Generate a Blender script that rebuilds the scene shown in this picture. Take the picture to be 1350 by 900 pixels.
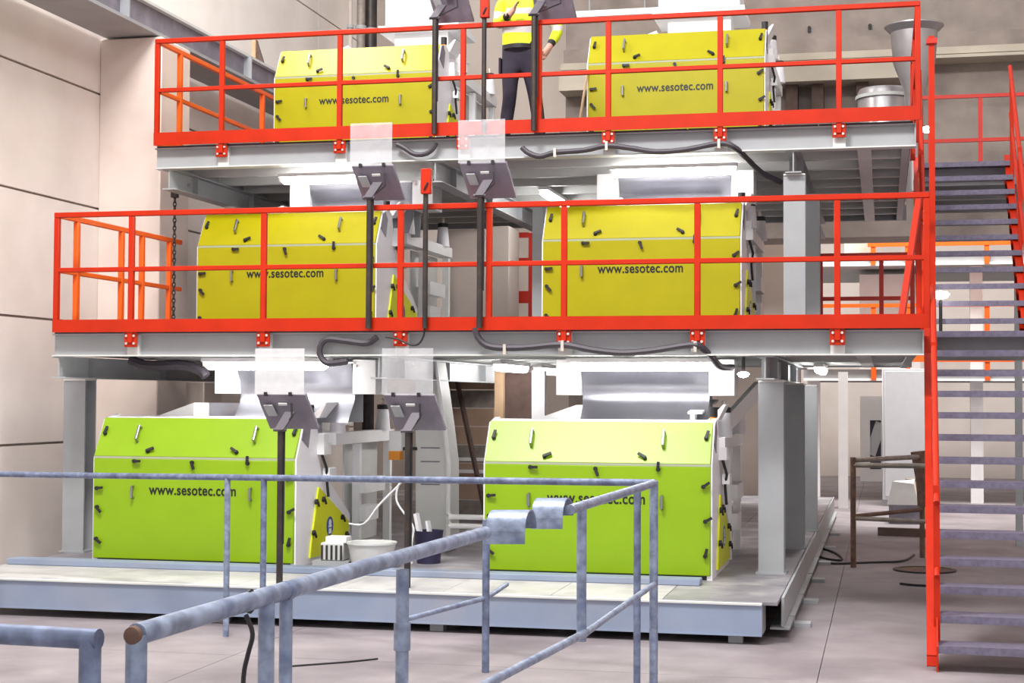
import bpy, bmesh, math, random
from mathutils import Vector, Matrix
random.seed(7)
for o in list(bpy.data.objects): bpy.data.objects.remove(o)
scene = bpy.context.scene
COL = scene.collection

# ------------------------------------------------------------------ camera
F, CX, CY, EYE = 2100.0, 675.0, 450.0, 1.72           # focal length in pixels of the 1350x900 frame
AX = Vector((0.97386201, -0.00330542, -0.22711642))   # world X, Y, Z axes seen in camera space (right, down, forward)
AD = Vector((0.22709231, 0.03475903, 0.97325274))
AU = Vector((0.00467733, -0.99939026, 0.03460113))
right = Vector((AX[0], AD[0], AU[0])); down = Vector((AX[1], AD[1], AU[1])); fwd = Vector((AX[2], AD[2], AU[2]))
cam_d = bpy.data.cameras.new('camera'); cam = bpy.data.objects.new('camera', cam_d); COL.objects.link(cam)
m = Matrix.Identity(4)
for i in range(3):
    m[i][0] = right[i]; m[i][1] = -down[i]; m[i][2] = -fwd[i]
m[2][3] = EYE
cam.matrix_world = m
cam_d.sensor_width = 36.0; cam_d.lens = 36.0 * F / 1350.0; cam_d.clip_end = 200
scene.camera = cam

# ------------------------------------------------------------------ world, unseen hall lamps, exposure
world = bpy.data.worlds.new('hall_daylight'); scene.world = world; world.use_nodes = True
bg = world.node_tree.nodes['Background']
bg.inputs[0].default_value = (0.99, 0.99, 1.0, 1); bg.inputs[1].default_value = 0.8
scene.view_settings.view_transform = 'Standard'; scene.view_settings.look = 'None'
scene.view_settings.gamma = 1.0; scene.view_settings.use_curve_mapping = False
scene.view_settings.exposure = 0.4

def area(name, loc, rot, sx, sy, power, color=(1, 1, 1)):
    l = bpy.data.lights.new(name, 'AREA'); l.shape = 'RECTANGLE'; l.size = sx; l.size_y = sy; l.energy = power; l.color = color
    o = bpy.data.objects.new(name, l); COL.objects.link(o); o.location = loc; o.rotation_euler = rot
    return o
area('hall_unseen_lamp', (-4.2, 6.9, 10.5), (math.radians(28), 0, 0), 3.0, 1.2, 900, (1, .98, .97))
area('hall_unseen_lamp', (1.5, 5.5, 10.5), (math.radians(28), 0, 0), 3.0, 1.2, 250, (1, .98, .98))  # unseen lamp, added for general light from the right
area('hall_unseen_lamp', (-7.2, 15.0, 10.2), (0, 0, 0), 1.2, 1.8, 220, (1, .98, .95))
area('hall_unseen_lamp', (0.5, 24.7, 8.6), (0, 0, 0), 3.0, 2.0, 900, (1, .99, .97))  # unseen lamp, added to brighten the far cabinet and floor

# ------------------------------------------------------------------ pixel -> world on a real plane
def ray(px, py):
    c = Vector(((px - CX) / F, (py - CY) / F, 1.0))
    return Vector((AX.dot(c), AD.dot(c), AU.dot(c)))
def PY(px, py, Y): r = ray(px, py); p = r * (Y / r[1]); p[2] += EYE; return p
def PZ(px, py, Z): r = ray(px, py); p = r * ((Z - EYE) / r[2]); p[2] += EYE; return p
def PX(px, py, X): r = ray(px, py); p = r * (X / r[0]); p[2] += EYE; return p

# ------------------------------------------------------------------ materials
def lin(c):
    return tuple(((v / 255) / 12.92 if v / 255 <= .04045 else (((v / 255) + .055) / 1.055) ** 2.4) for v in c)
def mat(name, rgb, rough=.5, metal=0.0, var=.12, scale=6.0, bump=0.0, bscale=60, stain=None, stain_amt=.0, stain_scale=1.5, coat=0.0, spec=.5):
    M = bpy.data.materials.new(name); M.use_nodes = True
    nt = M.node_tree; N = nt.nodes; L = nt.links; b = N['Principled BSDF']
    c = lin(rgb); tc = N.new('ShaderNodeTexCoord')
    nz = N.new('ShaderNodeTexNoise'); nz.inputs['Scale'].default_value = scale; nz.inputs['Detail'].default_value = 6
    L.new(tc.outputs['Object'], nz.inputs['Vector'])
    rmp = N.new('ShaderNodeValToRGB')
    rmp.color_ramp.elements[0].position = .3; rmp.color_ramp.elements[1].position = .7
    rmp.color_ramp.elements[0].color = (*[v * (1 - var) for v in c], 1)
    rmp.color_ramp.elements[1].color = (*[min(1, v * (1 + var * .6)) for v in c], 1)
    L.new(nz.outputs['Fac'], rmp.inputs['Fac']); out = rmp.outputs['Color']
    if stain:
        n2 = N.new('ShaderNodeTexNoise'); n2.inputs['Scale'].default_value = stain_scale; n2.inputs['Detail'].default_value = 8
        L.new(tc.outputs['Object'], n2.inputs['Vector'])
        r2 = N.new('ShaderNodeValToRGB'); r2.color_ramp.elements[0].position = .48; r2.color_ramp.elements[1].position = .72
        r2.color_ramp.elements[0].color = (0, 0, 0, 1); r2.color_ramp.elements[1].color = (stain_amt,) * 3 + (1,)
        L.new(n2.outputs['Fac'], r2.inputs['Fac'])
        mx = N.new('ShaderNodeMixRGB'); L.new(r2.outputs['Color'], mx.inputs['Fac']); L.new(out, mx.inputs[1])
        mx.inputs[2].default_value = (*lin(stain), 1); out = mx.outputs['Color']
    L.new(out, b.inputs['Base Color'])
    b.inputs['Specular IOR Level'].default_value = spec; b.inputs['Roughness'].default_value = rough; b.inputs['Metallic'].default_value = metal
    if coat: b.inputs['Coat Weight'].default_value = coat; b.inputs['Coat Roughness'].default_value = .25
    if bump:
        nb = N.new('ShaderNodeTexNoise'); nb.inputs['Scale'].default_value = bscale; nb.inputs['Detail'].default_value = 4
        L.new(tc.outputs['Object'], nb.inputs['Vector'])
        bp = N.new('ShaderNodeBump'); bp.inputs['Strength'].default_value = bump; bp.inputs['Distance'].default_value = .01
        L.new(nb.outputs['Fac'], bp.inputs['Height']); L.new(bp.outputs['Normal'], b.inputs['Normal'])
    return M
def emis(name, rgb, s):
    M = bpy.data.materials.new(name); M.use_nodes = True; b = M.node_tree.nodes['Principled BSDF']
    b.inputs['Base Color'].default_value = (*lin(rgb), 1); b.inputs['Emission Color'].default_value = (*lin(rgb), 1)
    b.inputs['Emission Strength'].default_value = s
    return M
def clear(name, fac, rgb):
    M = bpy.data.materials.new(name); M.use_nodes = True; nt = M.node_tree; N = nt.nodes
    b = N['Principled BSDF']; b.inputs['Base Color'].default_value = (*lin(rgb), 1); b.inputs['Roughness'].default_value = .25
    t = N.new('ShaderNodeBsdfTransparent'); mx = N.new('ShaderNodeMixShader')
    nz = N.new('ShaderNodeTexNoise'); nz.inputs['Scale'].default_value = 12; tc = N.new('ShaderNodeTexCoord')
    nt.links.new(tc.outputs['Object'], nz.inputs['Vector'])
    mr = N.new('ShaderNodeMapRange'); mr.inputs['To Min'].default_value = fac - .12; mr.inputs['To Max'].default_value = fac + .12
    nt.links.new(nz.outputs['Fac'], mr.inputs['Value']); nt.links.new(mr.outputs['Result'], mx.inputs['Fac'])
    nt.links.new(t.outputs[0], mx.inputs[1]); nt.links.new(b.outputs[0], mx.inputs[2])
    nt.links.new(mx.outputs[0], N['Material Output'].inputs['Surface'])
    return M
M = dict(
    lime=mat('lower_lit_machine_paint', (138, 175, 12), .36, var=.05, scale=3, bump=.05, bscale=90, coat=.05, spec=.4),  # one machine paint; the lower level's greener light is put into its colour
    yellow=mat('upper_lit_machine_paint', (172, 163, 0), .36, var=.06, scale=3, bump=.05, bscale=90, spec=.35),  # same machine paint, with the upper levels' yellower light in the colour
    sulfur=mat('sulphur_yellow', (222, 228, 20), .45, var=.05),
    orange=mat('orange_red_paint', (190, 40, 6), .45, var=.10, scale=5, bump=.04, spec=.25),
    orange2=mat('orange_paint', (238, 98, 30), .45, var=.08, scale=5, spec=.25),
    rail_far=mat('signal_red_paint', (200, 40, 22), .45, var=.08),
    steel=mat('grey_steel_paint', (164, 167, 169), .5, var=.08, scale=4, stain=(150, 150, 158), stain_amt=.5),
    steel_l=mat('pale_steel_paint', (212, 213, 210), .5, var=.06, scale=4),
    blue_steel=mat('bluish_plinth_paint', (142, 155, 178), .5, var=.08, scale=3, stain=(158, 155, 162), stain_amt=.5),
    white=mat('white_enamel', (248, 248, 248), .4, var=.04, scale=5),
    cheek=mat('light_grey_enamel', (244, 242, 246), .4, var=.04),
    seam=mat('seam_grey', (170, 176, 150), .5, var=.05),
    galv=mat('galvanised_pipe', (148, 160, 184), .42, .3, var=.38, scale=22, bump=.08, bscale=80, stain=(88, 104, 140), stain_amt=.8, stain_scale=9),
    galv_d=mat('galvanised_dark', (124, 136, 164), .45, .3, var=.4, scale=22, bump=.08, stain=(78, 84, 112), stain_amt=.85, stain_scale=7),
    rust=mat('rusty_pipe', (112, 84, 72), .8, var=.35, scale=16, bump=.2),
    scaffold=mat('weathered_pipe', (150, 140, 132), .6, .2, var=.25, scale=12),
    stainless=mat('brushed_stainless', (158, 158, 166), .3, .9, var=.12, scale=3, bump=.05, bscale=25),
    panelback=mat('mauve_grey_metal', (124, 118, 130), .5, .1, var=.14, scale=5, stain=(165, 158, 170), stain_amt=.5, stain_scale=4),
    bracketm=mat('dark_bracket_metal', (92, 86, 94), .5, var=.15),
    deck_white=mat('scuffed_white_deck', (196, 194, 192), .5, .1, var=.12, scale=4, stain=(150, 148, 152), stain_amt=.7, stain_scale=2.5),
    black=mat('black_rubber', (32, 30, 34), .55, var=.15),
    blackm=mat('black_paint', (44, 38, 38), .45, var=.2, scale=10, stain=(80, 66, 52), stain_amt=.6, stain_scale=8),
    hose=mat('dark_corrugated_hose', (66, 60, 68), .5, var=.2),
    bolt=mat('zinc_bolt', (225, 215, 205), .35, .6, var=.05),
    concrete_floor=mat('screed_floor', (146, 137, 140), .62, var=.2, scale=2.4, bump=.06, bscale=14, stain=(98, 89, 94), stain_amt=.75, stain_scale=.9),
    joint=mat('floor_joint', (92, 84, 86), .9),
    deckplate=mat('worn_deck_plate', (142, 139, 145), .45, .25, var=.2, scale=5, stain=(205, 201, 198), stain_amt=.8, stain_scale=2.2),
    wall=mat('cream_wall_panel', (240, 231, 224), .7, var=.05, scale=2, stain=(205, 190, 178), stain_amt=.35, stain_scale=.7),
    wall_joint=mat('wall_joint_grey', (150, 138, 132), .8),
    pillar=mat('beige_concrete', (228, 214, 204), .75, var=.06, scale=2.5, bump=.05, stain=(190, 170, 158), stain_amt=.4, stain_scale=1.1),
    wall_b=mat('back_wall_plaster', (206, 194, 184), .8, var=.07, scale=.8, stain=(160, 145, 138), stain_amt=.5, stain_scale=.5),
    rawconc=mat('raw_concrete', (158, 146, 138), .85, var=.16, scale=3, bump=.15, bscale=20, stain=(112, 100, 96), stain_amt=.7, stain_scale=1.4),
    ledge=mat('pale_concrete_ledge', (205, 195, 178), .8, var=.1, scale=3, stain=(150, 138, 125), stain_amt=.5),
    brown=mat('brown_board', (178, 150, 128), .75, var=.12, scale=4),
    brown_d=mat('dark_brown_wood', (92, 72, 64), .7, var=.25, scale=10),
    wood=mat('raw_timber', (190, 160, 128), .7, var=.12, scale=6),
    grating=mat('dark_deck_grating', (74, 68, 74), .7, .2, var=.2, scale=20),
    tread=mat('stair_tread_grating', (118, 112, 132), .6, .3, var=.2, scale=30),
    tube=emis('fluorescent_tube', (255, 252, 250), 26),
    lampw=emis('work_lamp_glow', (255, 250, 245), 18),
    plastic=clear('clear_plastic', .27, (225, 225, 228)),
    frost=clear('hazy_plastic', .5, (235, 235, 236)),
    poly=mat('white_polythene', (226, 226, 228), .3, var=.04),
    blue=mat('sign_blue', (30, 74, 150), .4), signw=mat('sign_white', (245, 246, 250), .4),
    skin=mat('skin', (214, 164, 146), .5, var=.06), hair=mat('brown_hair', (70, 52, 40), .6),
    hivis=mat('hivis_yellow', (214, 232, 40), .6, var=.12, scale=14, bump=.3, bscale=22),
    reflect=mat('reflective_grey', (196, 190, 190), .4, var=.1),
    trousers=mat('dark_navy_trousers', (48, 42, 58), .8, var=.25, scale=12, bump=.3, bscale=20),
    boots=mat('dark_boots', (40, 34, 34), .5),
    bucket=mat('navy_bucket', (44, 40, 70), .5, var=.15),
    drum=mat('amber_drum', (232, 178, 30), .5, var=.1), amber=mat('amber_lens', (238, 150, 24), .3),
    tank=mat('matt_tank_steel', (178, 174, 176), .35, .6, var=.1), paper=mat('white_sack', (232, 230, 226), .7, var=.08, bump=.3),
    darkgap=mat('dark_window', (82, 86, 106), .4), greybox=mat('grey_cabinet_paint', (206, 208, 212), .45, var=.04),
    redbox=mat('red_box', (190, 30, 50), .5), letter=mat('letter_black', (24, 26, 20), .5),
)

# ------------------------------------------------------------------ mesh builder
class MB:
    def __init__(s): s.v = []; s.f = []; s.mi = []; s.cur = 0
    def add(s, vs, fs):
        n = len(s.v); s.v += [Vector(p) for p in vs]
        for f in fs: s.f.append([n + i for i in f]); s.mi.append(s.cur)
        return s
    def box(s, x0, x1, y0, y1, z0, z1):
        return s.add([(x0, y0, z0), (x1, y0, z0), (x1, y1, z0), (x0, y1, z0), (x0, y0, z1), (x1, y0, z1), (x1, y1, z1), (x0, y1, z1)],
                     [(3, 2, 1, 0), (4, 5, 6, 7), (0, 1, 5, 4), (1, 2, 6, 5), (2, 3, 7, 6), (3, 0, 4, 7)])
    def bar(s, p, q, w, h, up=(0, 0, 1)):
        p = Vector(p); q = Vector(q); d = (q - p).normalized(); u = Vector(up)
        sd = d.cross(u)
        if sd.length < 1e-4: sd = d.cross(Vector((0, 1, 0)))
        sd.normalize(); u = sd.cross(d)
        a = sd * w / 2; b = u * h / 2
        vs = [p - a - b, p + a - b, p + a + b, p - a + b, q - a - b, q + a - b, q + a + b, q - a + b]
        return s.add(vs, [(0, 1, 2, 3), (7, 6, 5, 4), (0, 4, 5, 1), (1, 5, 6, 2), (2, 6, 7, 3), (3, 7, 4, 0)])
    def tube(s, pts, r, n=10, cap=True, rs=None):
        pts = [Vector(p) for p in pts]; rings = []; prev = None
        for i, p in enumerate(pts):
            if i == 0: d = pts[1] - p
            elif i == len(pts) - 1: d = p - pts[i - 1]
            else: d = (pts[i + 1] - p).normalized() + (p - pts[i - 1]).normalized()
            d.normalize()
            if prev is None:
                a = d.cross(Vector((0, 0, 1)))
                if a.length < 1e-3: a = d.cross(Vector((0, 1, 0)))
            else: a = prev - d * prev.dot(d)
            a.normalize(); prev = a; b = d.cross(a); rr = rs[i] if rs else r
            k = 1.0
            if 0 < i < len(pts) - 1:
                c = (pts[i + 1] - p).normalized().dot((p - pts[i - 1]).normalized()); k = 1 / max(.5, math.sqrt((1 + c) / 2)) if c > -.9 else 1
            rings.append([p + (a * math.cos(t) + b * math.sin(t)) * rr * (1 + (k - 1) * .5) for t in [2 * math.pi * j / n for j in range(n)]])
        vs = [v for r_ in rings for v in r_]; fs = []
        for i in range(len(rings) - 1):
            for j in range(n): fs.append((i * n + j, i * n + (j + 1) % n, (i + 1) * n + (j + 1) % n, (i + 1) * n + j))
        if cap: fs.append(tuple(range(n - 1, -1, -1))); fs.append(tuple((len(rings) - 1) * n + j for j in range(n)))
        return s.add(vs, fs)
    def prism(s, poly, axis, a0, a1):
        def P(u, v, a): return {'x': (a, u, v), 'y': (u, a, v), 'z': (u, v, a)}[axis]
        n = len(poly)
        return s.add([P(u, v, a0) for u, v in poly] + [P(u, v, a1) for u, v in poly],
                     [tuple(range(n - 1, -1, -1)), tuple(range(n, 2 * n))] + [(i, (i + 1) % n, n + (i + 1) % n, n + i) for i in range(n)])
    def lathe(s, prof, c, n=20):
        c = Vector(c); vs = []; fs = []
        for r, z in prof: vs += [c + Vector((r * math.cos(2 * math.pi * j / n), r * math.sin(2 * math.pi * j / n), z)) for j in range(n)]
        for i in range(len(prof) - 1):
            for j in range(n): fs.append((i * n + j, i * n + (j + 1) % n, (i + 1) * n + (j + 1) % n, (i + 1) * n + j))
        return s.add(vs, fs)
    def plate(s, quad, t):
        a = [Vector(p) for p in quad]; nrm = (a[1] - a[0]).cross(a[-1] - a[0]).normalized() * t
        n = len(a)
        return s.add(a + [p + nrm for p in a], [tuple(range(n - 1, -1, -1)), tuple(range(n, 2 * n))] + [(i, (i + 1) % n, n + (i + 1) % n, n + i) for i in range(n)])
    def mesh(s, name, off=None, bevel=0, ang=38):
        off = off or Vector((0, 0, 0)); me = bpy.data.meshes.new(name)
        me.from_pydata([tuple(v - off) for v in s.v], [], s.f)
        for p, k in zip(me.polygons, s.mi): p.material_index = k
        bm = bmesh.new(); bm.from_mesh(me); bmesh.ops.recalc_face_normals(bm, faces=bm.faces)
        if bevel: bmesh.ops.bevel(bm, geom=list(bm.edges), offset=bevel, segments=1, affect='EDGES', clamp_overlap=True)
        for f in bm.faces: f.smooth = True
        for e in bm.edges: e.smooth = len(e.link_faces) == 2 and e.calc_face_angle(3) < math.radians(ang)
        bm.to_mesh(me); bm.free(); return me

def tag(o, label=None, cat=None, group=None, kind=None):
    if label: o['label'] = label
    if cat: o['category'] = cat
    if group: o['group'] = group
    if kind: o['kind'] = kind
    return o
def thing(name, label, cat, loc=(0, 0, 0), group=None, rotz=0):
    o = bpy.data.objects.new(name, None); o.empty_display_size = .1; COL.objects.link(o)
    o.location = loc; o.rotation_euler = (0, 0, rotz); return tag(o, label, cat, group)
def link(name, me, mt, parent=None, loc=None):
    o = bpy.data.objects.new(name, me); COL.objects.link(o)
    for x in (mt if isinstance(mt, (list, tuple)) else [mt]): me.materials.append(M[x] if isinstance(x, str) else x)
    if parent: o.parent = parent
    if loc is not None: o.location = loc
    return o
def part(name, mb, mt, parent, local=False, bevel=0, label=None):
    """a part; vertices given in world coordinates unless local"""
    off = Vector((0, 0, 0))
    if not local:
        p = parent
        while p: off += p.location; p = p.parent
    o = link(name, mb.mesh(name, off, bevel), mt, parent)
    if label: o['label'] = label
    return o
def base_of(mb):
    xs = [v[0] for v in mb.v]; ys = [v[1] for v in mb.v]; zs = [v[2] for v in mb.v]
    return Vector(((min(xs) + max(xs)) / 2, (min(ys) + max(ys)) / 2, min(zs)))
def solo(name, mb, mt, label=None, cat=None, group=None, kind=None, bevel=0):
    b = base_of(mb); o = link(name, mb.mesh(name, b, bevel), mt, None, b); return tag(o, label, cat, group, kind)
def same(name, src, parent, loc):
    """another piece sharing the mesh of src"""
    o = bpy.data.objects.new(name, src.data); COL.objects.link(o); o.parent = parent; o.location = loc; return o
def copy_tree(o, parent=None):
    c = o.copy(); COL.objects.link(c)
    if parent: c.parent = parent
    for ch in list(o.children): copy_tree(ch, c)
    return c
def text_mesh(body, size, name):
    cu = bpy.data.curves.new(name, 'FONT'); cu.body = body; cu.size = size; cu.align_x = 'CENTER'; cu.extrude = .001; cu.offset = .0026
    cu.space_character = 1.06
    t = bpy.data.objects.new(name, cu); COL.objects.link(t); bpy.context.view_layer.update()
    me = bpy.data.meshes.new_from_object(t.evaluated_get(bpy.context.evaluated_depsgraph_get()))
    bpy.data.objects.remove(t); bpy.data.curves.remove(cu); me.name = name; return me

# ================================================================== SETTING
# floor: a dark bed with screed slabs on it, joints between
fl = solo('floor', MB().box(-14, 14, -4, 40, -.30, -.02), 'joint', kind='structure')
xs = [-14, -8.0, -4.2, -.40, 4.0, 9.0, 14]; ys = [-4, 2.2, 9.93, 17.5, 25, 32, 40]
for i in range(len(xs) - 1):
    for j in range(len(ys) - 1):
        part('slab', MB().box(xs[i] + .0025, xs[i + 1] - .0025, ys[j] + .0025, ys[j + 1] - .0025, -.02, 0), 'concrete_floor', fl)

# left wall: cream panels with joints
wl = solo('wall_left', MB().box(-8.15, -7.93, -4, 40, 0, 12), 'wall_joint', kind='structure')
zs = [0, 1.25, 2.45, 3.64, 4.83, 6.02, 7.2, 8.4, 10.2, 12]
for k in range(len(zs) - 1):
    for y0, y1 in ((-4, 3), (3, 9), (9, 15.28), (15.28, 21.5), (21.5, 30), (30, 40)):
        part('panel', MB().box(-7.93, -7.90, y0 + .01, y1 - .01, zs[k] + .012, zs[k + 1] - .012), 'wall', wl)
# back wall left of the opening and far wall on the right
wb = solo('wall_back', MB().box(-7.9, -1.35, 24.0, 24.3, 0, 13), 'wall_b', kind='structure')
wf = solo('wall_far', MB().box(-9, 14, 36, 36.3, 0, 13), 'wall', kind='structure')
solo('wall_right', MB().box(9.0, 9.3, 4, 36, 0, 13), 'wall_b', kind='structure')

# concrete pillar carrying the crane beam
solo('concrete_pillar', MB().box(-7.9, -7.21, 15.0, 15.7, 0, 5.40), 'pillar', 'tall beige concrete pillar against the cream wall at left', 'pillar', bevel=.012)
cb = thing('crane_beam', 'long grey riveted crane runway beam along the left wall, top left', 'beam', (-7.55, 4, 5.42))
part('lower_flange', MB().box(-7.86, -7.26, 2, 23.9, 5.42, 5.455), 'steel', cb)
part('web', MB().box(-7.42, -7.40, 2, 23.9, 5.455, 5.74), 'panelback', cb)
part('upper_flange', MB().box(-7.58, -7.34, 2, 23.9, 5.74, 5.77), 'steel_l', cb)
for yy in (8.0, 11.0, 14.45, 17.6, 20.6): part('web_stiffener', MB().box(-7.40, -7.30, yy, yy + .02, 5.455, 5.74), 'steel', cb)
for yy, zz in ((14.7, 5.77), (PX(340, 86, -7.46)[1], 5.77)):
    t = thing('timber_prop', 'orange-brown timber prop standing on the crane beam, %s' % ('near end' if yy < 16 else 'far end above the top left machine'), 'prop', (-7.46, yy, zz))
    part('leg', MB().bar((-7.50, yy, zz), (-7.5, yy, zz + .30), .05, .10), 'wood', t)
    part('brace', MB().bar((-7.40, yy, zz), (-7.50, yy, zz + .30), .04, .05), 'brown_d', t)

# ================================================================== BASE PLATFORM (plinth)
pl = thing('base_plinth', 'low bluish-grey steel base under the two green machines', 'plinth', (-4.2, 11.25, 0.0))
ZP = .293
part('front_beam', MB().box(-7.2, -.83, 11.25, 11.27, .06, .275), 'blue_steel', pl)
part('front_flange', MB().box(-7.2, -.83, 11.235, 11.33, .275, .287), 'steel_l', pl)
part('front_flange', MB().box(-7.2, -.83, 11.24, 11.33, .06, .07), 'blue_steel', pl)
solo('deck_channel', MB().box(-7.18, -1.36, 12.12, 12.30, ZP, ZP + .05), 'blue_steel', 'long bluish steel channel lying on the base before the green machines', 'channel', bevel=.006)
part('end_plate', MB().box(-.85, -.83, 11.27, 11.62, .06, .285), 'steel', pl)
part('side_beam', MB().box(-.72, -.70, 11.62, 23.6, .08, .29), 'steel', pl)
part('side_flange', MB().box(-.80, -.66, 11.62, 23.6, .06, .075), 'steel', pl)
for k in range(8):
    x0 = -7.2 + k * .81
    for (y0, y1) in ((11.3, 12.34), (12.35, 14.6), (14.61, 17.4), (17.41, 23.5)):
        part('deck_plate', MB().box(x0, min(x0 + .805, -.72), y0, y1, .27, ZP), 'deck_white' if y0 < 12 and k < 7 else 'deckplate', pl, bevel=.002)
for x in (-7.0, -4.9, -3.2, -1.02): part('foot', MB().box(x - .05, x + .05, 11.32, 11.42, 0, .06), 'steel', pl)
for y in (12.2, 13.6, 15.2, 16.8, 18.5, 20.4): part('foot', MB().box(-.66, -.54, y, y + .16, 0, .03).box(-.72, -.66, y + .04, y + .12, 0, .08), 'steel', pl)

# ================================================================== STEEL PLATFORMS
def i_beam_y(x, y0, y1, z0, z1, w=.14, t=.012):
    return MB().box(x - w / 2, x + w / 2, y0, y1, z0, z0 + t).box(x - w / 2, x + w / 2, y0, y1, z1 - t, z1).box(x - .006, x + .006, y0, y1, z0 + t, z1 - t)
def platform(label, X0, X1, Yf, Yb, zt, zb, gz, brackets, girders):
    t = thing('steel_platform', label, 'platform', ((X0 + X1) / 2, Yf, gz))
    part('front_beam', MB().box(X0, X1, Yf + .05, Yf + .065, zb, zt - .02), 'steel', t)
    part('front_flange', MB().box(X0, X1, Yf + .0, Yf + .14, zb - .012, zb), 'steel_l', t)
    part('front_flange', MB().box(X0, X1, Yf + .0, Yf + .14, zt - .03, zt - .018), 'steel', t)
    for x in brackets:
        part('stiffener', MB().box(x - .055, x + .055, Yf + .012, Yf + .05, zb, zt - .03), 'steel_l', t)
    part('end_plate', MB().box(X1 - .012, X1, Yf + .0, Yf + .14, zb, zt - .03), 'steel', t)
    part('rear_beam', MB().box(X0, X1, Yb - .07, Yb, zb, zt - .02), 'steel', t)
    part('side_beam', MB().box(X0, X0 + .06, Yf + .14, Yb - .07, zb, zt - .02), 'steel', t)
    part('side_beam', MB().box(X1 - .12, X1 - .05, Yf + .14, Yb - .07, zb - .01, zt - .02), 'steel', t)
    for x in girders:
        part('girder', i_beam_y(x, Yf + .03, Yb, gz, zb - .013), 'steel', t)
        for yy in (Yf + .55, Yf + 2.0, Yf + 3.4): part('web_stiffener', MB().box(x - .065, x + .065, yy, yy + .01, gz + .013, zb - .025), 'steel', t)
    n = 9; ys_ = [Yf + .14 + (Yb - .07 - Yf - .14) * k / n for k in range(n + 1)]
    for k in range(1, n): part('joist', MB().box(X0 + .06, X1 - .12, ys_[k] - .03, ys_[k] + .03, zb + .005, zt - .025), 'steel_l', t)
    xs_ = [X0 + .02, -5.7, -4.3, -3.0, -1.7, -.55, X1 - .02]
    for k in range(n):
        for i in range(len(xs_) - 1):
            part('deck_panel', MB().box(xs_[i] + .004, xs_[i + 1] - .004, ys_[k] - (.14 if k == 0 else -.004), ys_[k + 1] - .004, zt - .018, zt), 'grating', t)
    part('stringer', MB().box(-.22, -.10, Yf + .14, Yb - .07, zb - .004, zb + .03), 'steel_l', t)
    return t
MIDX = [-6.243, -5.041, -3.847, -2.483, -1.419, -.344]; TOPX = [-6.152, -4.965, -3.768, -2.411, -1.405, -.372]
platform('grey steel middle platform with dark grating underside', -7.0, .30, 12.50, 18.0, 2.262, 2.062, 1.862, MIDX, [-6.95, -4.05, -.90])
platform('grey steel top platform with dark grating underside, upper level', -6.86, .28, 14.15, 20.2, 4.122, 3.915, 3.705, TOPX, [-6.72, -4.05, -.77])

def hcolumn(name, label, x, y, z0, z1, w=.20, group=None):
    t = thing(name, label, 'column', (x, y, z0), group)
    part('front_flange', MB().box(x - w / 2, x + w / 2, y, y + .018, z0 + .015, z1 - .015), 'steel', t)
    part('rear_flange', MB().box(x - w / 2, x + w / 2, y + w - .018, y + w, z0 + .015, z1 - .015), 'steel', t)
    part('web', MB().box(x - .008, x + .008, y + .018, y + w - .018, z0 + .015, z1 - .015), 'steel', t)
    part('base_plate', MB().box(x - w / 2 - .02, x + w / 2 + .02, y - .02, y + w + .02, z0, z0 + .015), 'steel', t)
    part('cap_plate', MB().box(x - w / 2, x + w / 2, y - .01, y + w + .01, z1 - .015, z1), 'steel_l', t)
    return t
hcolumn('steel_column', 'grey steel column at the front right corner of the base', -.893, 13.1, ZP, 1.862, .205)
hcolumn('steel_column', 'second grey steel column behind the front right corner column', -.86, 15.35, ZP, 1.862, .24)
hcolumn('steel_column', 'third pale steel column in the right row on the base', -.80, 17.4, ZP, 1.862, .2)
hcolumn('steel_column', 'bluish-grey steel column left of the left green machine', -7.16, 13.2, ZP, 1.862, .21)
hcolumn('steel_column', 'grey steel column on the middle platform right of the yellow machine', -.765, 14.25, 2.262, 3.705, .19)
hcolumn('steel_column', 'second steel column on the middle platform behind the right one', -.72, 15.7, 2.262, 3.705, .24)
hcolumn('steel_column', 'slim pale column beside the left yellow machine of the middle platform', -6.70, 15.6, 2.262, 3.705, .12)
# white column and braces seen between green machines
solo('support_post', MB().box(*[PY(701, 500, 15.4)[0], PY(718, 500, 15.4)[0]], 15.4, 15.5, ZP, 1.98), 'white', 'white upright post behind the left end of the right green machine', 'post')
b0 = PY(968, 548, 14.0); b1 = PY(1000, 512, 14.6)
solo('diagonal_brace', MB().bar(b0 - Vector((.15, .1, .17)), b1, .05, .14), 'white', 'white diagonal brace between right green machine and corner column', 'brace')
w0 = PZ(1066, 695, ZP); solo('raking_strut', MB().bar(w0 + Vector((.02, 0, 0)), (w0[0] - .13, w0[1], 1.84), .13, .05, up=(0, 1, 0)), 'white', 'leaning white strut between the right-hand columns', 'brace')

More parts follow.
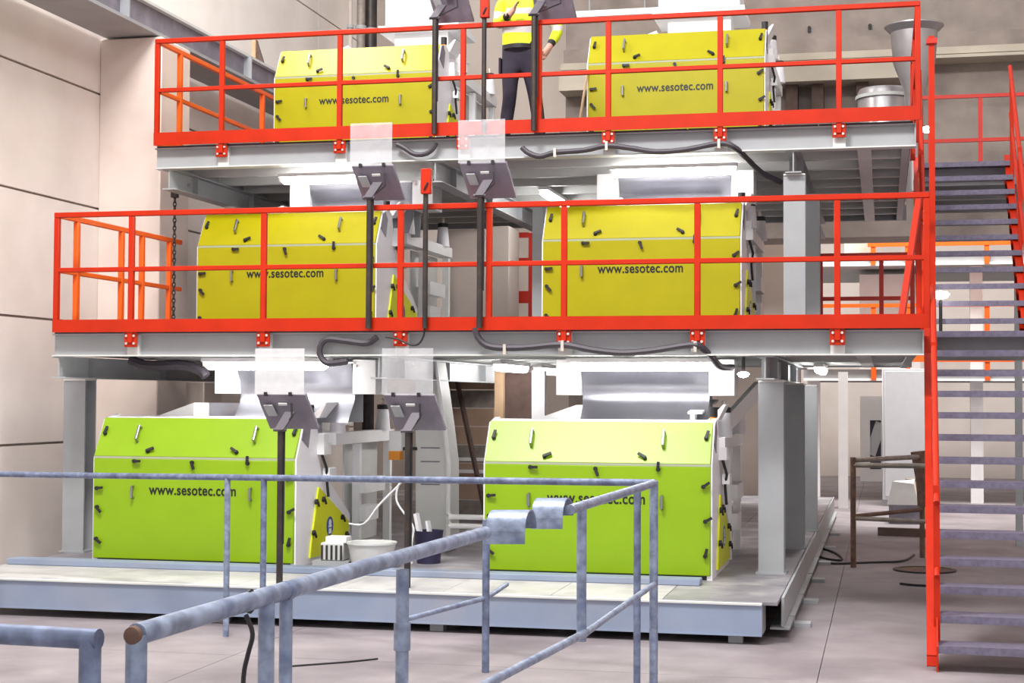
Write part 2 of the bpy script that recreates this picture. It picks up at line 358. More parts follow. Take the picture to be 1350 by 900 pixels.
# ================================================================== GUARD RAILS
bolt_me = None
def bracket(parent, x, y, zt, col='orange'):
    global bolt_me
    b = part('bracket', MB().box(x - .058, x + .058, y - .014, y, zt - .135, zt - .012), col, parent, bevel=.003)
    for dx in (-.035, .035):
        for dz in (-.04, -.105):
            mb = MB().tube([(x + dx, y - .014, zt + dz), (x + dx, y - .026, zt + dz)], .011, 8)
            part('bolt', mb, 'bolt', b)
def guard_rail_x(label, X0, X1, Y, zt, ztop, zmid, posts, toe=.105, brackets=()):
    t = thing('guard_rail', label, 'railing', ((X0 + X1) / 2, Y, zt - .01))
    part('top_rail', MB().box(X0 - .022, X1 + .022, Y - .022, Y + .022, ztop - .045, ztop), 'orange', t, bevel=.005)
    part('mid_rail', MB().box(X0, X1, Y - .018, Y + .018, zmid - .02, zmid + .02), 'orange', t, bevel=.005)
    part('toe_board', MB().box(X0 - .02, X1 + .02, Y - .028, Y - .018, zt - .008, zt + toe), 'orange', t)
    for x in posts:
        z0 = zt - .10 if x in brackets else zt - .005
        part('post', MB().box(x - .024, x + .024, Y - .0175, Y + .024, z0, ztop - .046), 'orange', t, bevel=.004)
    for x in brackets: bracket(t, x, Y + .012, zt)
    return t
guard_rail_x('long orange front guard rail of the middle platform', -6.943, .322, 12.46, 2.262, 3.288, 2.790, [-6.943] + MIDX[:3] + [-3.10] + MIDX[3:] + [.322], .10, MIDX)
guard_rail_x('long orange front guard rail of the top platform', -6.822, .297, 14.11, 4.128, 5.155, 4.655, [-6.822] + TOPX[:3] + [-3.05] + TOPX[3:] + [.297], .115, TOPX)
def guard_rail_y(label, X, Y0, Y1, zt, ztop, zmid, posts, col='orange2', toe=True, over=.3):
    t = thing('guard_rail', label, 'railing', (X, (Y0 + Y1) / 2, zt))
    part('top_rail', MB().box(X - .02, X + .02, Y0, Y1 + over, ztop - .045, ztop), col, t, bevel=.004)
    part('mid_rail', MB().box(X - .018, X + .018, Y0, Y1 + over, zmid - .02, zmid + .02), col, t, bevel=.004)
    if toe: part('toe_board', MB().box(X - .03, X - .02, Y0, Y1, zt, zt + .1), col, t)
    for y in posts: part('post', MB().box(X - .024, X + .024, y - .024, y + .024, zt, ztop - .046), col, t, bevel=.004)
    return t
yL = [PX(px, 350, -6.94)[1] for px in (101, 160, 187, 223)]
guard_rail_y('short orange side rail at the left end of the middle platform', -6.94, 12.50, PX(238, 350, -6.94)[1], 2.262, 3.288, 2.790, yL, over=.0)
yT = [PX(px, 130, -6.82)[1] for px in (237, 346)]
guard_rail_y('orange side rail at the left end of the top platform', -6.82, 14.15, 20.0, 4.128, 5.155, 4.655, yT + [19.9], over=0)
guard_rail_y('orange side rail at the right end of the top platform beside the stairs', .297, 14.15, 16.6, 4.128, 5.155, 4.655, [15.4, 16.55], 'orange', over=0)

# ================================================================== SORTING MACHINES
W = .91
def make_machine(paint, name, label, loc, group):
    R = thing(name, label, 'machine', loc, group)
    P = lambda n, mb, mt, par=None, **k: part(n, mb, mt, par or R, local=True, **k)
    P('plinth_frame', MB().box(-W + .03, W - .03, .03, 1.35, 0, .05), 'black')
    P('body', MB().prism([(.03, .05), (.03, .88), (.22, 1.2), (.46, 1.2), (.62, .8), (1.38, .33), (1.38, .05)], 'x', -W + .03, W - .03), 'cheek')
    fp = P('front_panel', MB().box(-W, W, 0, .03, .035, .885), paint, bevel=.006)
    # sloping lid
    lid = P('lid', MB().prism([(0, .905), (.195, 1.232), (.225, 1.215), (.03, .895)], 'x', -W, W), paint, bevel=.004)
    P('seam_strip', MB().box(-W, W, .004, .03, .885, .905), 'seam')
    P('top_cover', MB().prism([(.20, 1.225), (.47, 1.245), (.47, 1.205), (.20, 1.20)], 'x', -W + .01, W - .01), 'white')
    tx = link('lettering', text_mesh('www.sesotec.com', .125, 'lettering'), 'letter', fp)
    b = [v.co.x for v in tx.data.vertices]; s = .79 / (max(b) - min(b)); mid = (max(b) + min(b)) / 2
    for v in tx.data.vertices: v.co.x = (v.co.x - mid) * s; v.co.y *= s * 1.22
    tx.location = (.0, -.0015, .585); tx.rotation_euler = (math.radians(90), 0, 0)
    # handles
    for x in (-.54, .53):
        P('handle', MB().tube([(x, .015, .655), (x, -.035, .645), (x, -.035, .56), (x, .015, .55)], .011, 8), 'stainless', fp)
        n = Vector((0, -.859, .512)); u = Vector((0, .512, .859)); c = Vector((x, .105, 1.08))
        P('handle', MB().tube([c + u * .075, c + u * .065 + n * .05, c - u * .055 + n * .05, c - u * .065], .011, 8), 'stainless', lid)
    # latches
    def latch(x, z, ang, par, on_lid=False, side=0):
        mb = MB(); d = Vector((math.cos(ang), 0, math.sin(ang)))
        if on_lid:
            y = (z - .905) * .596; d = Vector((d.x, d.z * .512, d.z * .859)); n = Vector((0, -.859, .512))
        else: y = 0; n = Vector((0, -1, 0))
        c = Vector((x, y, z)); mb.tube([c, c + n * .022], .017, 8); mb.bar(c + n * .024 - d * .01, c + n * .026 + d * .062, .022, .014, up=n)
        P('latch', mb, 'black', par)
    for x, z, a in ((-.42, .945, .4), (.39, .945, 2.6), (-.86, 1.09, 1.4), (.865, 1.1, 1.3)): latch(x, z, a, lid, True)
    for x, z, a in ((-.53, .865, 0), (0, .86, -1.2), (.50, .86, 1.5), (.855, .73, .6), (.87, .46, .5), (.87, .19, 1.3), (-.875, .63, .1), (-.87, .47, -.8), (-.875, .2, -.6)): latch(x, z, a, fp)
    # side cheeks
    prof = [(.02, .0), (.02, .89), (.205, 1.215), (.40, 1.26), (.50, 1.22), (.62, .80), (1.40, .35), (1.40, .0)]
    P('side_cheek', MB().prism(prof, 'x', -W - .012, -W + .03), 'cheek')
    sc = P('side_cheek', MB().prism(prof, 'x', W - .03, W + .012), 'cheek')
    P('sight_window', MB().prism([(.13, 1.06), (.19, 1.20), (.27, 1.235), (.345, 1.16), (.29, .985)], 'x', W + .012, W + .018), 'panelback', sc)
    sp = P('service_panel', MB().prism([(.33, .05), (.36, .18), (.53, .64), (1.33, .29), (1.33, .05)], 'x', W + .012, W + .028), 'sulfur', label='bright yellow triangular service panel on the side')
    for y, z in ((.44, .52), (.62, .53), (.38, .26), (1.12, .34), (1.24, .18)):
        P('latch', MB().tube([(W + .028, y, z), (W + .05, y, z)], .024, 8).bar((W + .052, y, z), (W + .052, y + .03, z - .04), .014, .016), 'black', sp)
    rim = [(.81 + .085 * math.cos(k * math.pi / 8), .285 + .085 * math.sin(k * math.pi / 8)) for k in range(16)]
    sg = P('safety_sign', MB().prism(rim, 'x', W + .0285, W + .031), 'blue', sp)
    P('pictogram', MB().prism([(.81 + .035 * math.cos(k), .315 + .03 * math.sin(k)) for k in [q * math.pi / 6 for q in range(12)]], 'x', W + .031, W + .032)
      .box(W + .031, W + .032, .77, .85, .275, .295).prism([(.77, .22), (.85, .22), (.84, .265), (.78, .265)], 'x', W + .031, W + .032), 'signw', sg)
    # lamp / actuator at the right shoulder, air preparation behind
    a = P('signal_lamp', MB().lathe([(0, 0), (.028, 0), (.028, .07), (0, .07)], (W - .02, .42, 1.20), 12), 'amber')
    P('lamp_cap', MB().lathe([(0, .07), (.034, .07), (.034, .15), (0, .15)], (W - .02, .42, 1.20), 12), 'black', a)
    P('lamp_arm', MB().box(W - .10, W + .0, .40, .44, 1.175, 1.20), 'black', a)
    v = P('valve_block', MB().box(W + .012, W + .075, .52, .70, .92, 1.02).box(W + .012, W + .06, .55, .66, 1.02, 1.10), 'white')
    P('air_hose', MB().tube([(W + .04, .56, .92), (W + .07, .60, .8), (W + .05, .66, .7), (W + .06, .68, .55)], .012, 6), 'black', v)
    P('drain_box', MB().box(W + .03, W + .09, .62, .80, .72, .80), 'white')
    # rear hopper under the chute
    P('hopper_wing', MB().prism([(-.64, 1.235), (-.275, 1.235), (-.275, 1.36)], 'y', .62, .95), 'white')
    P('hopper_wing', MB().prism([(.81, 1.235), (.90, 1.235), (.97, 1.37), (.95, 1.37)], 'y', .62, .95), 'white')
    P('inlet', MB().box(-.27, .80, .60, .62, 1.10, 1.235).box(-.27, .80, .95, .97, 1.10, 1.36), 'stainless')
    # rear delivery conveyor: side frame, legs, cross box, levelling pots
    cf = P('rear_frame', MB().box(W - .12, W + .02, .98, 2.72, .99, 1.10).box(-W, W - .12, 1.55, 1.62, .99, 1.10), 'white')
    for x, y in ((W - .03, 1.68), (W - .03, 2.62), (-W + .06, 1.58), (-W + .06, 2.55)):
        P('leg', MB().box(x - .035, x + .035, y, y + .07, 0, .98), 'white', cf)
    P('cross_box', MB().box(W - .05, W + .06, 1.70, 2.3, .52, .66).box(W - .05, W + .06, 1.70, 2.1, .26, .40), 'white', cf)
    P('lining', MB().box(W - .14, W - .12, 1.62, 2.6, .05, .98), 'steel_l', cf)
    for y in (1.08, 2.40):
        d = P('spring_pot', MB().lathe([(0, 1.09), (.075, 1.09), (.055, 1.30), (0, 1.30)], (W + .0, y, 0), 14), 'cheek', cf)
        P('rubber_buffer', MB().lathe([(0, 1.30), (.058, 1.30), (.058, 1.345), (0, 1.345)], (W + .0, y, 0), 14), 'black', d)
        P('eye_bolt', MB().lathe([(0, 1.345), (.014, 1.345), (.02, 1.38), (.012, 1.41), (0, 1.41)], (W + .0, y, 0), 8), 'bolt', d)
    P('trough', MB().prism([(.68, 1.06), (2.05, 1.16), (2.05, 1.39), (.68, 1.29)], 'x', W - .24, W - .20)
      .prism([(.98, 1.06), (2.05, 1.16), (2.05, 1.18), (.98, 1.08)], 'x', -.6, W - .24), 'white')
    P('trough_rim', MB().prism([(.68, 1.29), (2.05, 1.39), (2.05, 1.41), (.68, 1.31)], 'x', W - .26, W - .14), 'white')
    return R
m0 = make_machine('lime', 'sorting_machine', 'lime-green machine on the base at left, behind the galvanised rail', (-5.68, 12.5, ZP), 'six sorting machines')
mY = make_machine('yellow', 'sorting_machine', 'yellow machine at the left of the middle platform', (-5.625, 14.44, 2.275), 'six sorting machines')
def clone(src, loc, label):
    c = copy_tree(src); c.location = loc; c['label'] = label; return c
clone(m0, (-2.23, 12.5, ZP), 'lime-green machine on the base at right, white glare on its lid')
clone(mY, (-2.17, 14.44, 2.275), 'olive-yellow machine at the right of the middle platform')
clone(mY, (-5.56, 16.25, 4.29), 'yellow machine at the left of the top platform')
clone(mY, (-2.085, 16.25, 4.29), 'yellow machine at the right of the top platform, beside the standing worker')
for x, y, zt, z0 in ((-5.625, 14.44, 2.275, 2.262), (-2.17, 14.44, 2.275, 2.262), (-5.56, 16.25, 4.29, 4.122), (-2.085, 16.25, 4.29, 4.122)):
    lv = 'middle' if z0 < 3 else 'top'; sd = 'left' if x < -4 else 'right'
    solo('machine_skid', MB().box(x - .86, x - .78, y + .08, y + 2.6, z0, zt).box(x + .78, x + .86, y + .08, y + 2.6, z0, zt).box(x - .86, x + .86, y + .08, y + .16, z0, zt).box(x - .86, x + .86, y + 2.52, y + 2.6, z0, zt), 'steel',
         'grey skid frame under the %s machine of the %s platform' % (sd, lv), 'skid', 'machine skids')

# ------------------------------------------------------------------ feed chutes above the machines
def make_chute(label, cx, y, ztop):
    t = thing('feed_chute', label, 'chute', (cx, y, ztop - .52), 'stainless feed chutes')
    prof = [(-.06, .02), (-.03, -.06), (.03, -.14), (.05, -.24), (.02, -.33), (-.06, -.41), (-.14, -.50)]
    poly = [(a, b) for a, b in prof] + [(a + .012, b + .004) for a, b in reversed(prof)]
    part('sheet', MB().prism([(y + a, ztop + b) for a, b in poly], 'x', cx - .54, cx + .54), 'stainless', t)
    part('top_flange', MB().box(cx - .56, cx + .56, y - .07, y + .1, ztop + .02, ztop + .035), 'white', t)
    for s in (-1, 1):
        bx_ = part('side_box', MB().box(*sorted((cx + s * .545, cx + s * .76)), y - .04, y + .3, ztop - .25, ztop + .055), 'white', t, bevel=.004)
        part('bolt', MB().tube([(cx + s * .575, y - .04, ztop - .0), (cx + s * .575, y - .055, ztop - .0)], .013, 8), 'bolt', bx_)
    part('back_wall', MB().box(cx - .54, cx + .54, y + .26, y + .28, ztop - .5, ztop + .02), 'steel', t)
    return t
make_chute('curved stainless feed chute above the left green machine', -5.105, 13.4, 1.985)
make_chute('curved stainless feed chute above the right green machine', -1.97, 13.4, 1.985)
make_chute('stainless feed chute above the left yellow machine of the middle platform', -5.14, 15.3, 3.84)
make_chute('stainless feed chute above the right yellow machine of the middle platform', -1.96, 15.3, 3.84)

# ------------------------------------------------------------------ fluorescent lights under the platforms
def tube_light(label, x0, x1, y, z):
    t = thing('fluorescent_light', label, 'light', ((x0 + x1) / 2, y, z - .04), 'fluorescent lights under the platforms')
    part('housing', MB().box(x0 - .03, x1 + .03, y - .05, y + .05, z + .02, z + .055), 'white', t)
    part('tube', MB().tube([(x0, y, z), (x0 + .03, y, z), (x1 - .03, y, z), (x1, y, z)], .03, 12, rs=[.03, .05, .05, .03]), 'tube', t)
    for x in (x0, x1): part('end_cap', MB().box(x - .025, x + .005 if x == x0 else x + .025, y - .02, y + .02, z - .02, z + .02), 'bolt', t)
def tl(label, pa, pb, Y):
    a = PY(*pa, Y); b = PY(*pb, Y); tube_light(label, a[0], b[0], Y, (a[2] + b[2]) / 2)
tl('glowing tube light over the left green machine', (272, 480), (432, 480), 13.08)
tl('glowing tube light over the right green machine', (752, 481), (938, 481), 12.85)
tl('glowing tube light over the left yellow machine of the middle platform', (372, 237), (492, 233), 14.75)
tl('glowing tube light over the right yellow machine of the middle platform', (808, 228), (968, 222), 14.75)

def fill_tube_y(label, x, y0, y1, z):  # extra tubes added deep under the platforms to brighten the aisles
    t = thing('fluorescent_light', label, 'light', (x, (y0 + y1) / 2, z - .04), 'fluorescent lights under the platforms')
    part('housing', MB().box(x - .05, x + .05, y0 - .03, y1 + .03, z + .02, z + .055), 'white', t)
    part('tube', MB().tube([(x, y0, z), (x, y0 + .03, z), (x, y1 - .03, z), (x, y1, z)], .03, 12, rs=[.03, .045, .045, .03]), 'tube', t)
fill_tube_y('added fill tube deep in the aisle between the green machines', -3.55, 14.6, 15.8, 2.005)
fill_tube_y('second added fill tube deep in the aisle before the plank partition', -3.55, 16.4, 17.6, 2.005)
fill_tube_y('added fill tube in the aisle right of the right green machine', -.62, 15.9, 17.1, 2.005)
fill_tube_y('added fill tube deep in the aisle between the middle platform machines', -3.45, 16.2, 17.4, 3.855)

# ================================================================== OPERATOR PANELS AND STOP BOXES
def operator_panel(label, xt0, xt1, ztop, Y, z0, xpost, cover=True, skew=.085):
    t = thing('operator_panel', label, 'control panel', (xpost, Y, z0), 'operator panels on black posts')
    zb = ztop - .265
    part('post', MB().tube([(xpost, Y, z0), (xpost, Y, zb + .03)], .026, 10), 'blackm', t)
    part('bracket', MB().plate([(xpost - .035, Y - .03, zb - .01), (xpost + .035, Y - .03, zb - .01), (xpost + .09, Y + .07, zb + .125), (xpost + .01, Y + .07, zb + .125)], .02)
         .tube([(xpost - .05, Y - .02, zb + .0), (xpost + .05, Y - .02, zb + .0)], .014, 8), 'bracketm', t)
    q = [(xt0 + skew * .5, Y + .20, zb), (xt1 + skew * .5, Y + .20, zb), (xt1, Y + .02, ztop), (xt0, Y + .02, ztop)]
    pn = part('panel', MB().plate(q, -.03), 'panelback', t, bevel=.004)
    part('terminal_cover', MB().plate([(xt0 + .07, Y + .11, zb + .11), (xt0 + .14, Y + .11, zb + .11), (xt0 + .12, Y + .05, zb + .19), (xt0 + .05, Y + .05, zb + .19)], .014), 'steel', pn)
    part('rating_plate', MB().plate([(xt0 + .17, Y + .058, zb + .19), (xt0 + .24, Y + .058, zb + .19), (xt0 + .24, Y + .048, zb + .205), (xt0 + .17, Y + .048, zb + .205)], .012), 'steel_l', pn)
    part('cable', MB().tube([(xt0 + .28, Y + .04, zb + .2), (xt0 + .29, Y + .02, zb + .1), (xpost + .03, Y + .0, zb + .02), (xpost + .028, Y - .005, z0 + .3)], .007, 6), 'black', t)
    if cover:
        part('clear_cover', MB().box(xt0 - .01, xt1 - .01, Y + .012, Y + .018, ztop + .005, ztop + .355), cover, t)
        for x in (xt0 + .08, xt0 + .28): part('clip', MB().box(x - .012, x + .012, Y + .0, Y + .04, ztop - .01, ztop + .022), 'black', t)
    return t
operator_panel('grey control panel on black post in front of the left green machine, hazy cover raised', -4.69, -4.29, 1.725, 11.45, ZP, PY(370, 600, 11.45)[0], 'frost')
operator_panel('grey control panel on black post between the green machines, clear cover raised', -3.67, -3.27, 1.725, 11.45, ZP, PY(538, 600, 11.45)[0], 'plastic')
operator_panel('left grey control panel at the middle guard rail, clear cover raised', -4.26, -3.90, 3.605, 12.39, 2.27, PY(487, 300, 12.39)[0], 'plastic')
operator_panel('right grey control panel at the middle guard rail, clear cover raised', -3.34, -2.95, 3.60, 12.39, 2.27, PY(633, 300, 12.39)[0], 'plastic')
operator_panel('left grey control panel at the top guard rail, cut by the picture edge', -4.10, -3.74, 5.465, 14.03, 4.13, PY(573, 100, 14.03)[0], 'plastic')
operator_panel('right grey control panel at the top guard rail before the worker', -3.13, -2.77, 5.45, 14.03, 4.13, PY(704, 100, 14.03)[0], 'plastic')
def stop_box(label, px, y0, y1, Y, zf):
    a = PY(px - 6, y0, Y); b = PY(px + 6, y1, Y); x = (a[0] + b[0]) / 2
    t = thing('stop_box', label, 'switch box', (x, Y, zf), 'orange boxes on black posts')
    part('post', MB().tube([(x - .01, Y, zf), (x - .01, Y, b[2] + .03)], .022, 10), 'blackm', t)
    part('box', MB().box(x - .042, x + .042, Y - .045, Y + .01, b[2], a[2]), 'orange', t, bevel=.006)
    part('cable', MB().tube([(x - .01, Y - .05, b[2] + .03), (x + .005, Y - .055, b[2] + .06), (x + .02, Y - .05, b[2] + .09)], .008, 6), 'blackm', t)
stop_box('orange stop box on a black post at the middle guard rail', 563, 223, 256, 12.39, 2.27)
stop_box('orange stop box on a black post at the top guard rail', 640, -12, 24, 14.03, 4.13)

# ------------------------------------------------------------------ cable hoses on the beams
def catmull(pts, k=4):
    out = []; n = len(pts)
    for i in range(n - 1):
        p0, p1, p2, p3 = pts[max(i - 1, 0)], pts[i], pts[i + 1], pts[min(i + 2, n - 1)]
        for j in range(k):
            t = j / k; out.append(.5 * ((2 * p1) + (p2 - p0) * t + (2 * p0 - 5 * p1 + 4 * p2 - p3) * t * t + (3 * p1 - p0 - 3 * p2 + p3) * t ** 3))
    return out + [pts[-1]]
def hose(label, px, Y, r=.022, mt='hose', ends=0.0, cat='hose', name='cable_hose', ties=()):
    n = len(px); pts = [PY(x, y, Y + (ends * max(0, (i - n + 4) / 3) if ends else 0)) for i, (x, y) in enumerate(px)]
    sm = catmull(pts); t = thing(name, label, cat, base_of(MB().add(sm, [])))
    rs = [r * (1 + .07 * (i % 2)) for i in range(len(sm))]
    part('hose', MB().tube(sm, r, 8, rs=rs), mt, t)
    for x, y in ties:
        c = PY(x, y, Y); part('tie', MB().box(c[0] - .012, c[0] + .012, Y - r - .006, Y + r, c[2] - r - .02, c[2] + r + .012), 'bolt', t)
hose('short black hose hanging on the top beam beside the left machine', [(523, 190), (533, 195), (546, 203), (560, 203), (570, 197), (575, 188)], 14.12)
hose('long dark hose sagging along the right half of the top beam', [(688, 194), (696, 201), (712, 206), (732, 201), (770, 198), (800, 192), (830, 195), (865, 200), (905, 197), (948, 189), (968, 194), (985, 209), (1005, 228), (1030, 240)], 14.10, .024, ends=.5, ties=((732, 201), (800, 192), (948, 189)))
hose('looped dark hose hooked on the middle beam above the left green machine', [(497, 444), (484, 452), (455, 449), (432, 447), (423, 455), (422, 468), (430, 478), (445, 478), (458, 476)], 12.48, .026)
hose('thin black cable hanging from the middle guard rail by the orange bracket', [(508, 444), (525, 447), (540, 454), (552, 453), (559, 440), (559, 420)], 12.415, .008, 'black', cat='cable', name='cable')
hose('long dark hose sagging along the right half of the middle beam', [(626, 432), (632, 447), (648, 457), (690, 458), (740, 454), (780, 461), (820, 465), (860, 462), (905, 455), (922, 456), (938, 470), (950, 483), (966, 484)], 12.45, .026, ends=.5, ties=((666, 460), (742, 455), (917, 456)))
hose('dark bundle of slack cables under the middle beam at far left', [(172, 474), (190, 481), (215, 482), (240, 481), (262, 487), (272, 496)], 13.3, .045, 'hose', name='cable_bundle')

# ================================================================== GALVANISED FOREGROUND RAILINGS
def post_foot(t, x, y, zt, r=.021, m_='galv', z0=0.0):
    part('post', MB().tube([(x, y, z0), (x, y, zt)], r, 12), m_, t)
B = [PZ(180, 836, 1.2), PZ(640, 702, 1.2), PZ(767, 667, 1.2), PZ(862, 637, 1.2)]
tB = thing('pipe_railing', 'nearest galvanised pipe railing running away from lower left', 'railing', (B[0][0], B[0][1], 0))
tB_r = .0245
part('top_rail', MB().tube([B[0], B[0].lerp(B[1], .5) + Vector((0, 0, .002)), B[1]], tB_r, 16), 'galv', tB)
post_foot(tB, B[0][0], B[0][1], 1.2, .0235)
dB = (B[1] - B[0]).normalized(); part('rail_end', MB().tube([B[0] - dB * .010, B[0] - dB * .0235, B[0] - dB * .027], .0235, 16, rs=[.021, .019, .011]), 'rust', tB)
for px in (357, 383):
    k = (px - 180) / 460.; Yk = 1 / ((1 - k) / B[0][1] + k / B[1][1]); kk = (Yk - B[0][1]) / (B[1][1] - B[0][1]); p = B[0].lerp(B[1], kk)
    post_foot(tB, p[0], p[1], 1.19, .0215 if px < 370 else .018)
    if px > 370: part('weld_collar', MB().tube([p + Vector((-.002, -.012, 0)), p + Vector((.002, .012, 0))], .027, 14), 'galv', tB)
k = (535 - 180) / 460.; Yk = 1 / ((1 - k) / B[0][1] + k / B[1][1]); kk = (Yk - B[0][1]) / (B[1][1] - B[0][1]); p = B[0].lerp(B[1], kk)
post_foot(tB, p[0], p[1], 1.16, .022)
part('sleeve', MB().tube([(p[0], p[1], .90), (p[0], p[1], .99)], .028, 12), 'galv', tB)
tC = thing('pipe_railing', 'stub of galvanised pipe railing at the lower left corner', 'railing', (PZ(119, 842, 1.2)[0], PZ(119, 842, 1.2)[1], 0))
c = PZ(119, 842, 1.2)
part('top_rail', MB().tube([c + Vector((.02, 0, 0)), c + Vector((-1.6, .1, 0))], .0225, 16), 'galv_d', tC)
post_foot(tC, c[0], c[1], 1.2, .0235, 'galv_d'); post_foot(tC, c[0] - 1.5, c[1] + .094, 1.2, .0235, 'galv_d')
tD = thing('pipe_railing', 'galvanised railing with corner post before the right green machine', 'railing', (B[3][0], B[3][1], 0))
part('top_rail', MB().tube([B[2] + Vector((-.01, -.25, 0)), B[3]], .0235, 14), 'galv', tD)
part('corner_post', MB().tube([(B[3][0], B[3][1], 0), (B[3][0], B[3][1], 1.215)], .026, 14), 'galv', tD)
q835 = PZ(835, 893, 0); post_foot(tD, q835[0] + .06, q835[1] - .25, 1.19, .022, 'galv_d')
ml = [PZ(640, 902, .6), PZ(772, 834, .6), PZ(862, 770, .6)]
for a, b in ((0, 1), (1, 2)):
    part('mid_rail', MB().tube([ml[a], ml[b]], .019 if a == 0 else .017, 12), 'galv', tD)
part('stub_post', MB().tube([(B[2][0], B[2][1], .56), (B[2][0], B[2][1], 1.195)], .024, 14), 'galv', tD)
post_foot(tD, ml[0][0] - .02, ml[0][1] - .6, .62, .02)
part('mid_rail', MB().tube([(ml[0][0] - .02, ml[0][1] - .65, .6), ml[0]], .019, 12), 'galv', tD)
# straight railing further back
A0 = PZ(75, 626, 1.1); A1 = B[3] + Vector((-.0, .06, 0))
A00 = A0 + Vector((-1.0, 0, 0))
tA = thing('pipe_railing', 'far straight galvanised railing crossing in front of both green machines', 'railing', ((A00 + A1) / 2)[:2] + (0,))
part('top_rail', MB().tube([A00, A0, A0.lerp(A1, .5), A1], .0225, 14), 'galv_d', tA)
def on_A(px):
    lo, hi = -0.3, 1.0
    for _ in range(50):
        mid = (lo + hi) / 2; q = A0.lerp(A1, mid) - Vector((0, 0, EYE))
        cxp = CX + F * (AX[0] * q[0] + AD[0] * q[1] + AU[0] * q[2]) / (AX[2] * q[0] + AD[2] * q[1] + AU[2] * q[2])
        if cxp < px: lo = mid
        else: hi = mid
    return A0.lerp(A1, lo)
for px in (300, 348): p = on_A(px); post_foot(tA, p[0], p[1], p[2], .022, 'galv' if px == 300 else 'galv_d')
post_foot(tA, A0[0] - .55, A0[1], A0[2], .022)
# short loose post with a low rail
q640 = PZ(640, 886, 0)
tE = thing('rail_post', 'lone galvanised post with a thin sloping low rail, centre foreground', 'post', q640)
part('post', MB().tube([q640, q640 + Vector((0, 0, .95))], .024, 12), 'galv_d', tE)
part('low_rail', MB().tube([PZ(532, 817, .42), q640 + Vector((.0, .03, .46)), PZ(668, 770, .5)], .016, 10), 'galv', tE)
part('prop', MB().tube([PZ(532, 817, .42), PZ(532, 817, .42) - Vector((0, 0, .42))], .014, 8), 'galv', tE)
# half-round pipe covers laid over the rail
def half_cover(label, px0, px1, py, Y, r):
    a = PY(px0, py, Y); b = PY(px1, py, Y - .015); ax = (b - a); ax.z = 0; L_ = ax.length; ax.normalize(); side = Vector((-ax.y, ax.x, 0)); n = 12
    def arc(o, rr): return [o + side * rr * math.cos(math.pi * j / n) + Vector((0, 0, rr * math.sin(math.pi * j / n))) for j in range(n + 1)]
    mb = MB(); rows = [arc(a, r), arc(b, r), arc(b, r - .006), arc(a, r - .006)]
    vs = [v for w in rows for v in w]; fs = []
    for k_ in range(4):
        for j in range(n): fs.append((k_ * (n + 1) + j, k_ * (n + 1) + j + 1, ((k_ + 1) % 4) * (n + 1) + j + 1, ((k_ + 1) % 4) * (n + 1) + j))
    for j in (0, n): fs.append(tuple(k_ * (n + 1) + j for k_ in range(4)))
    mb.add(vs, fs)
    t = thing('pipe_cover', label, 'pipe cover', (a + b) / 2 - Vector((0, 0, .1)), 'half-round covers on the railing joint')
    part('shell', mb, 'galv', t)
    part('skirt', MB().plate([a - side * r, b - side * r * 1, b - side * r - Vector((0, 0, .05)), a - side * r - Vector((0, 0, .05))], .004), 'galv', t)
    part('clamp', MB().bar((a + b) / 2 - Vector((0, 0, .02)), b.lerp(a, .5) + Vector((0, .12, -.02)), .03, .02), 'galv_d', t)
half_cover('larger half-round galvanised pipe cover, left of the two at the rail joint', 649, 700, 698, 6.12, .078)
half_cover('smaller half-round galvanised pipe cover, right of the two at the rail joint', 708, 749, 681, 7.3, .088)

k = (335 - 180) / 460.; Yk = 1 / ((1 - k) / B[0][1] + k / B[1][1]); kk = (Yk - B[0][1]) / (B[1][1] - B[0][1]); p = B[0].lerp(B[1], kk)
sp_ = [p, p + Vector((.0, -.028, -.03)), PY(333, 835, p[1] - .03), PY(327, 862, p[1] - .03), PY(321, 893, p[1] - .03), PY(320, 960, p[1] - .03), PY(322, 1040, p[1] - .02)]
sb = thing('strap', 'thin black strap hanging from the nearest pipe railing', 'strap', sp_[-1]); part('strap', MB().tube(catmull(sp_[1:], 4), .006, 6), 'black', sb)
part('loop', MB().tube([p + Vector((0, .027 * math.cos(t), .027 * math.sin(t))) for t in [2 * math.pi * q / 12 for q in range(13)]], .005, 6, cap=False), 'black', sb)
# ================================================================== STAIRS AT THE RIGHT
def stair(label, x0, y0, z0, n, rise, run, width, rotz, name='steel_stair', low=True):
    t = thing(name, label, 'stairs', (x0, y0, z0), 'steel stairs at the right edge', rotz)
    P = lambda nme, mb, mt, par=None: part(nme, mb, mt, par or t, local=True)
    top = Vector((0, n * run, n * rise)); sl = rise / run
    for x in (0, width):
        st = P('stringer', MB().prism([(-.02 if low else 0, .0), (-.02 if low else 0, .16), (n * run, n * rise + .10), (n * run, n * rise - .14), (.20, 0)], 'x', x - .005, x + .005)
          .bar((x - .03, .0, .10), (x - .03, n * run, n * rise + .09), .07, .012).bar((x - .03, .2, .0), (x - .03, n * run, n * rise - .14), .07, .012), 'orange')
        P('handrail', MB().tube([(x, .15, 1.05), (x, n * run, n * rise + 1.0)], .021, 10), 'orange')
        P('knee_rail', MB().tube([(x, .15, .58), (x, n * run, n * rise + .52)], .017, 10), 'orange')
        for k_ in (1, n // 2, n - 1): P('post', MB().box(x - .02, x + .02, k_ * run - .02, k_ * run + .02, k_ * rise, k_ * rise + 1.0), 'orange')
    src = None
    for k_ in range(n):
        if src is None:
            src = P('tread', MB().box(.005, width - .005, 0, run + .03, -.03, 0).box(.005, width - .005, -.012, 0, -.045, .004), 'tread'); src.location = (0, k_ * run, (k_ + 1) * rise - .0)
        else: same('tread', src, t, (0, k_ * run, (k_ + 1) * rise))
    return t
stair('lower flight of orange steel stairs at the right edge', .325, 10.45, 0, 14, 2.262 / 14, .222, .95, math.radians(-1.2))
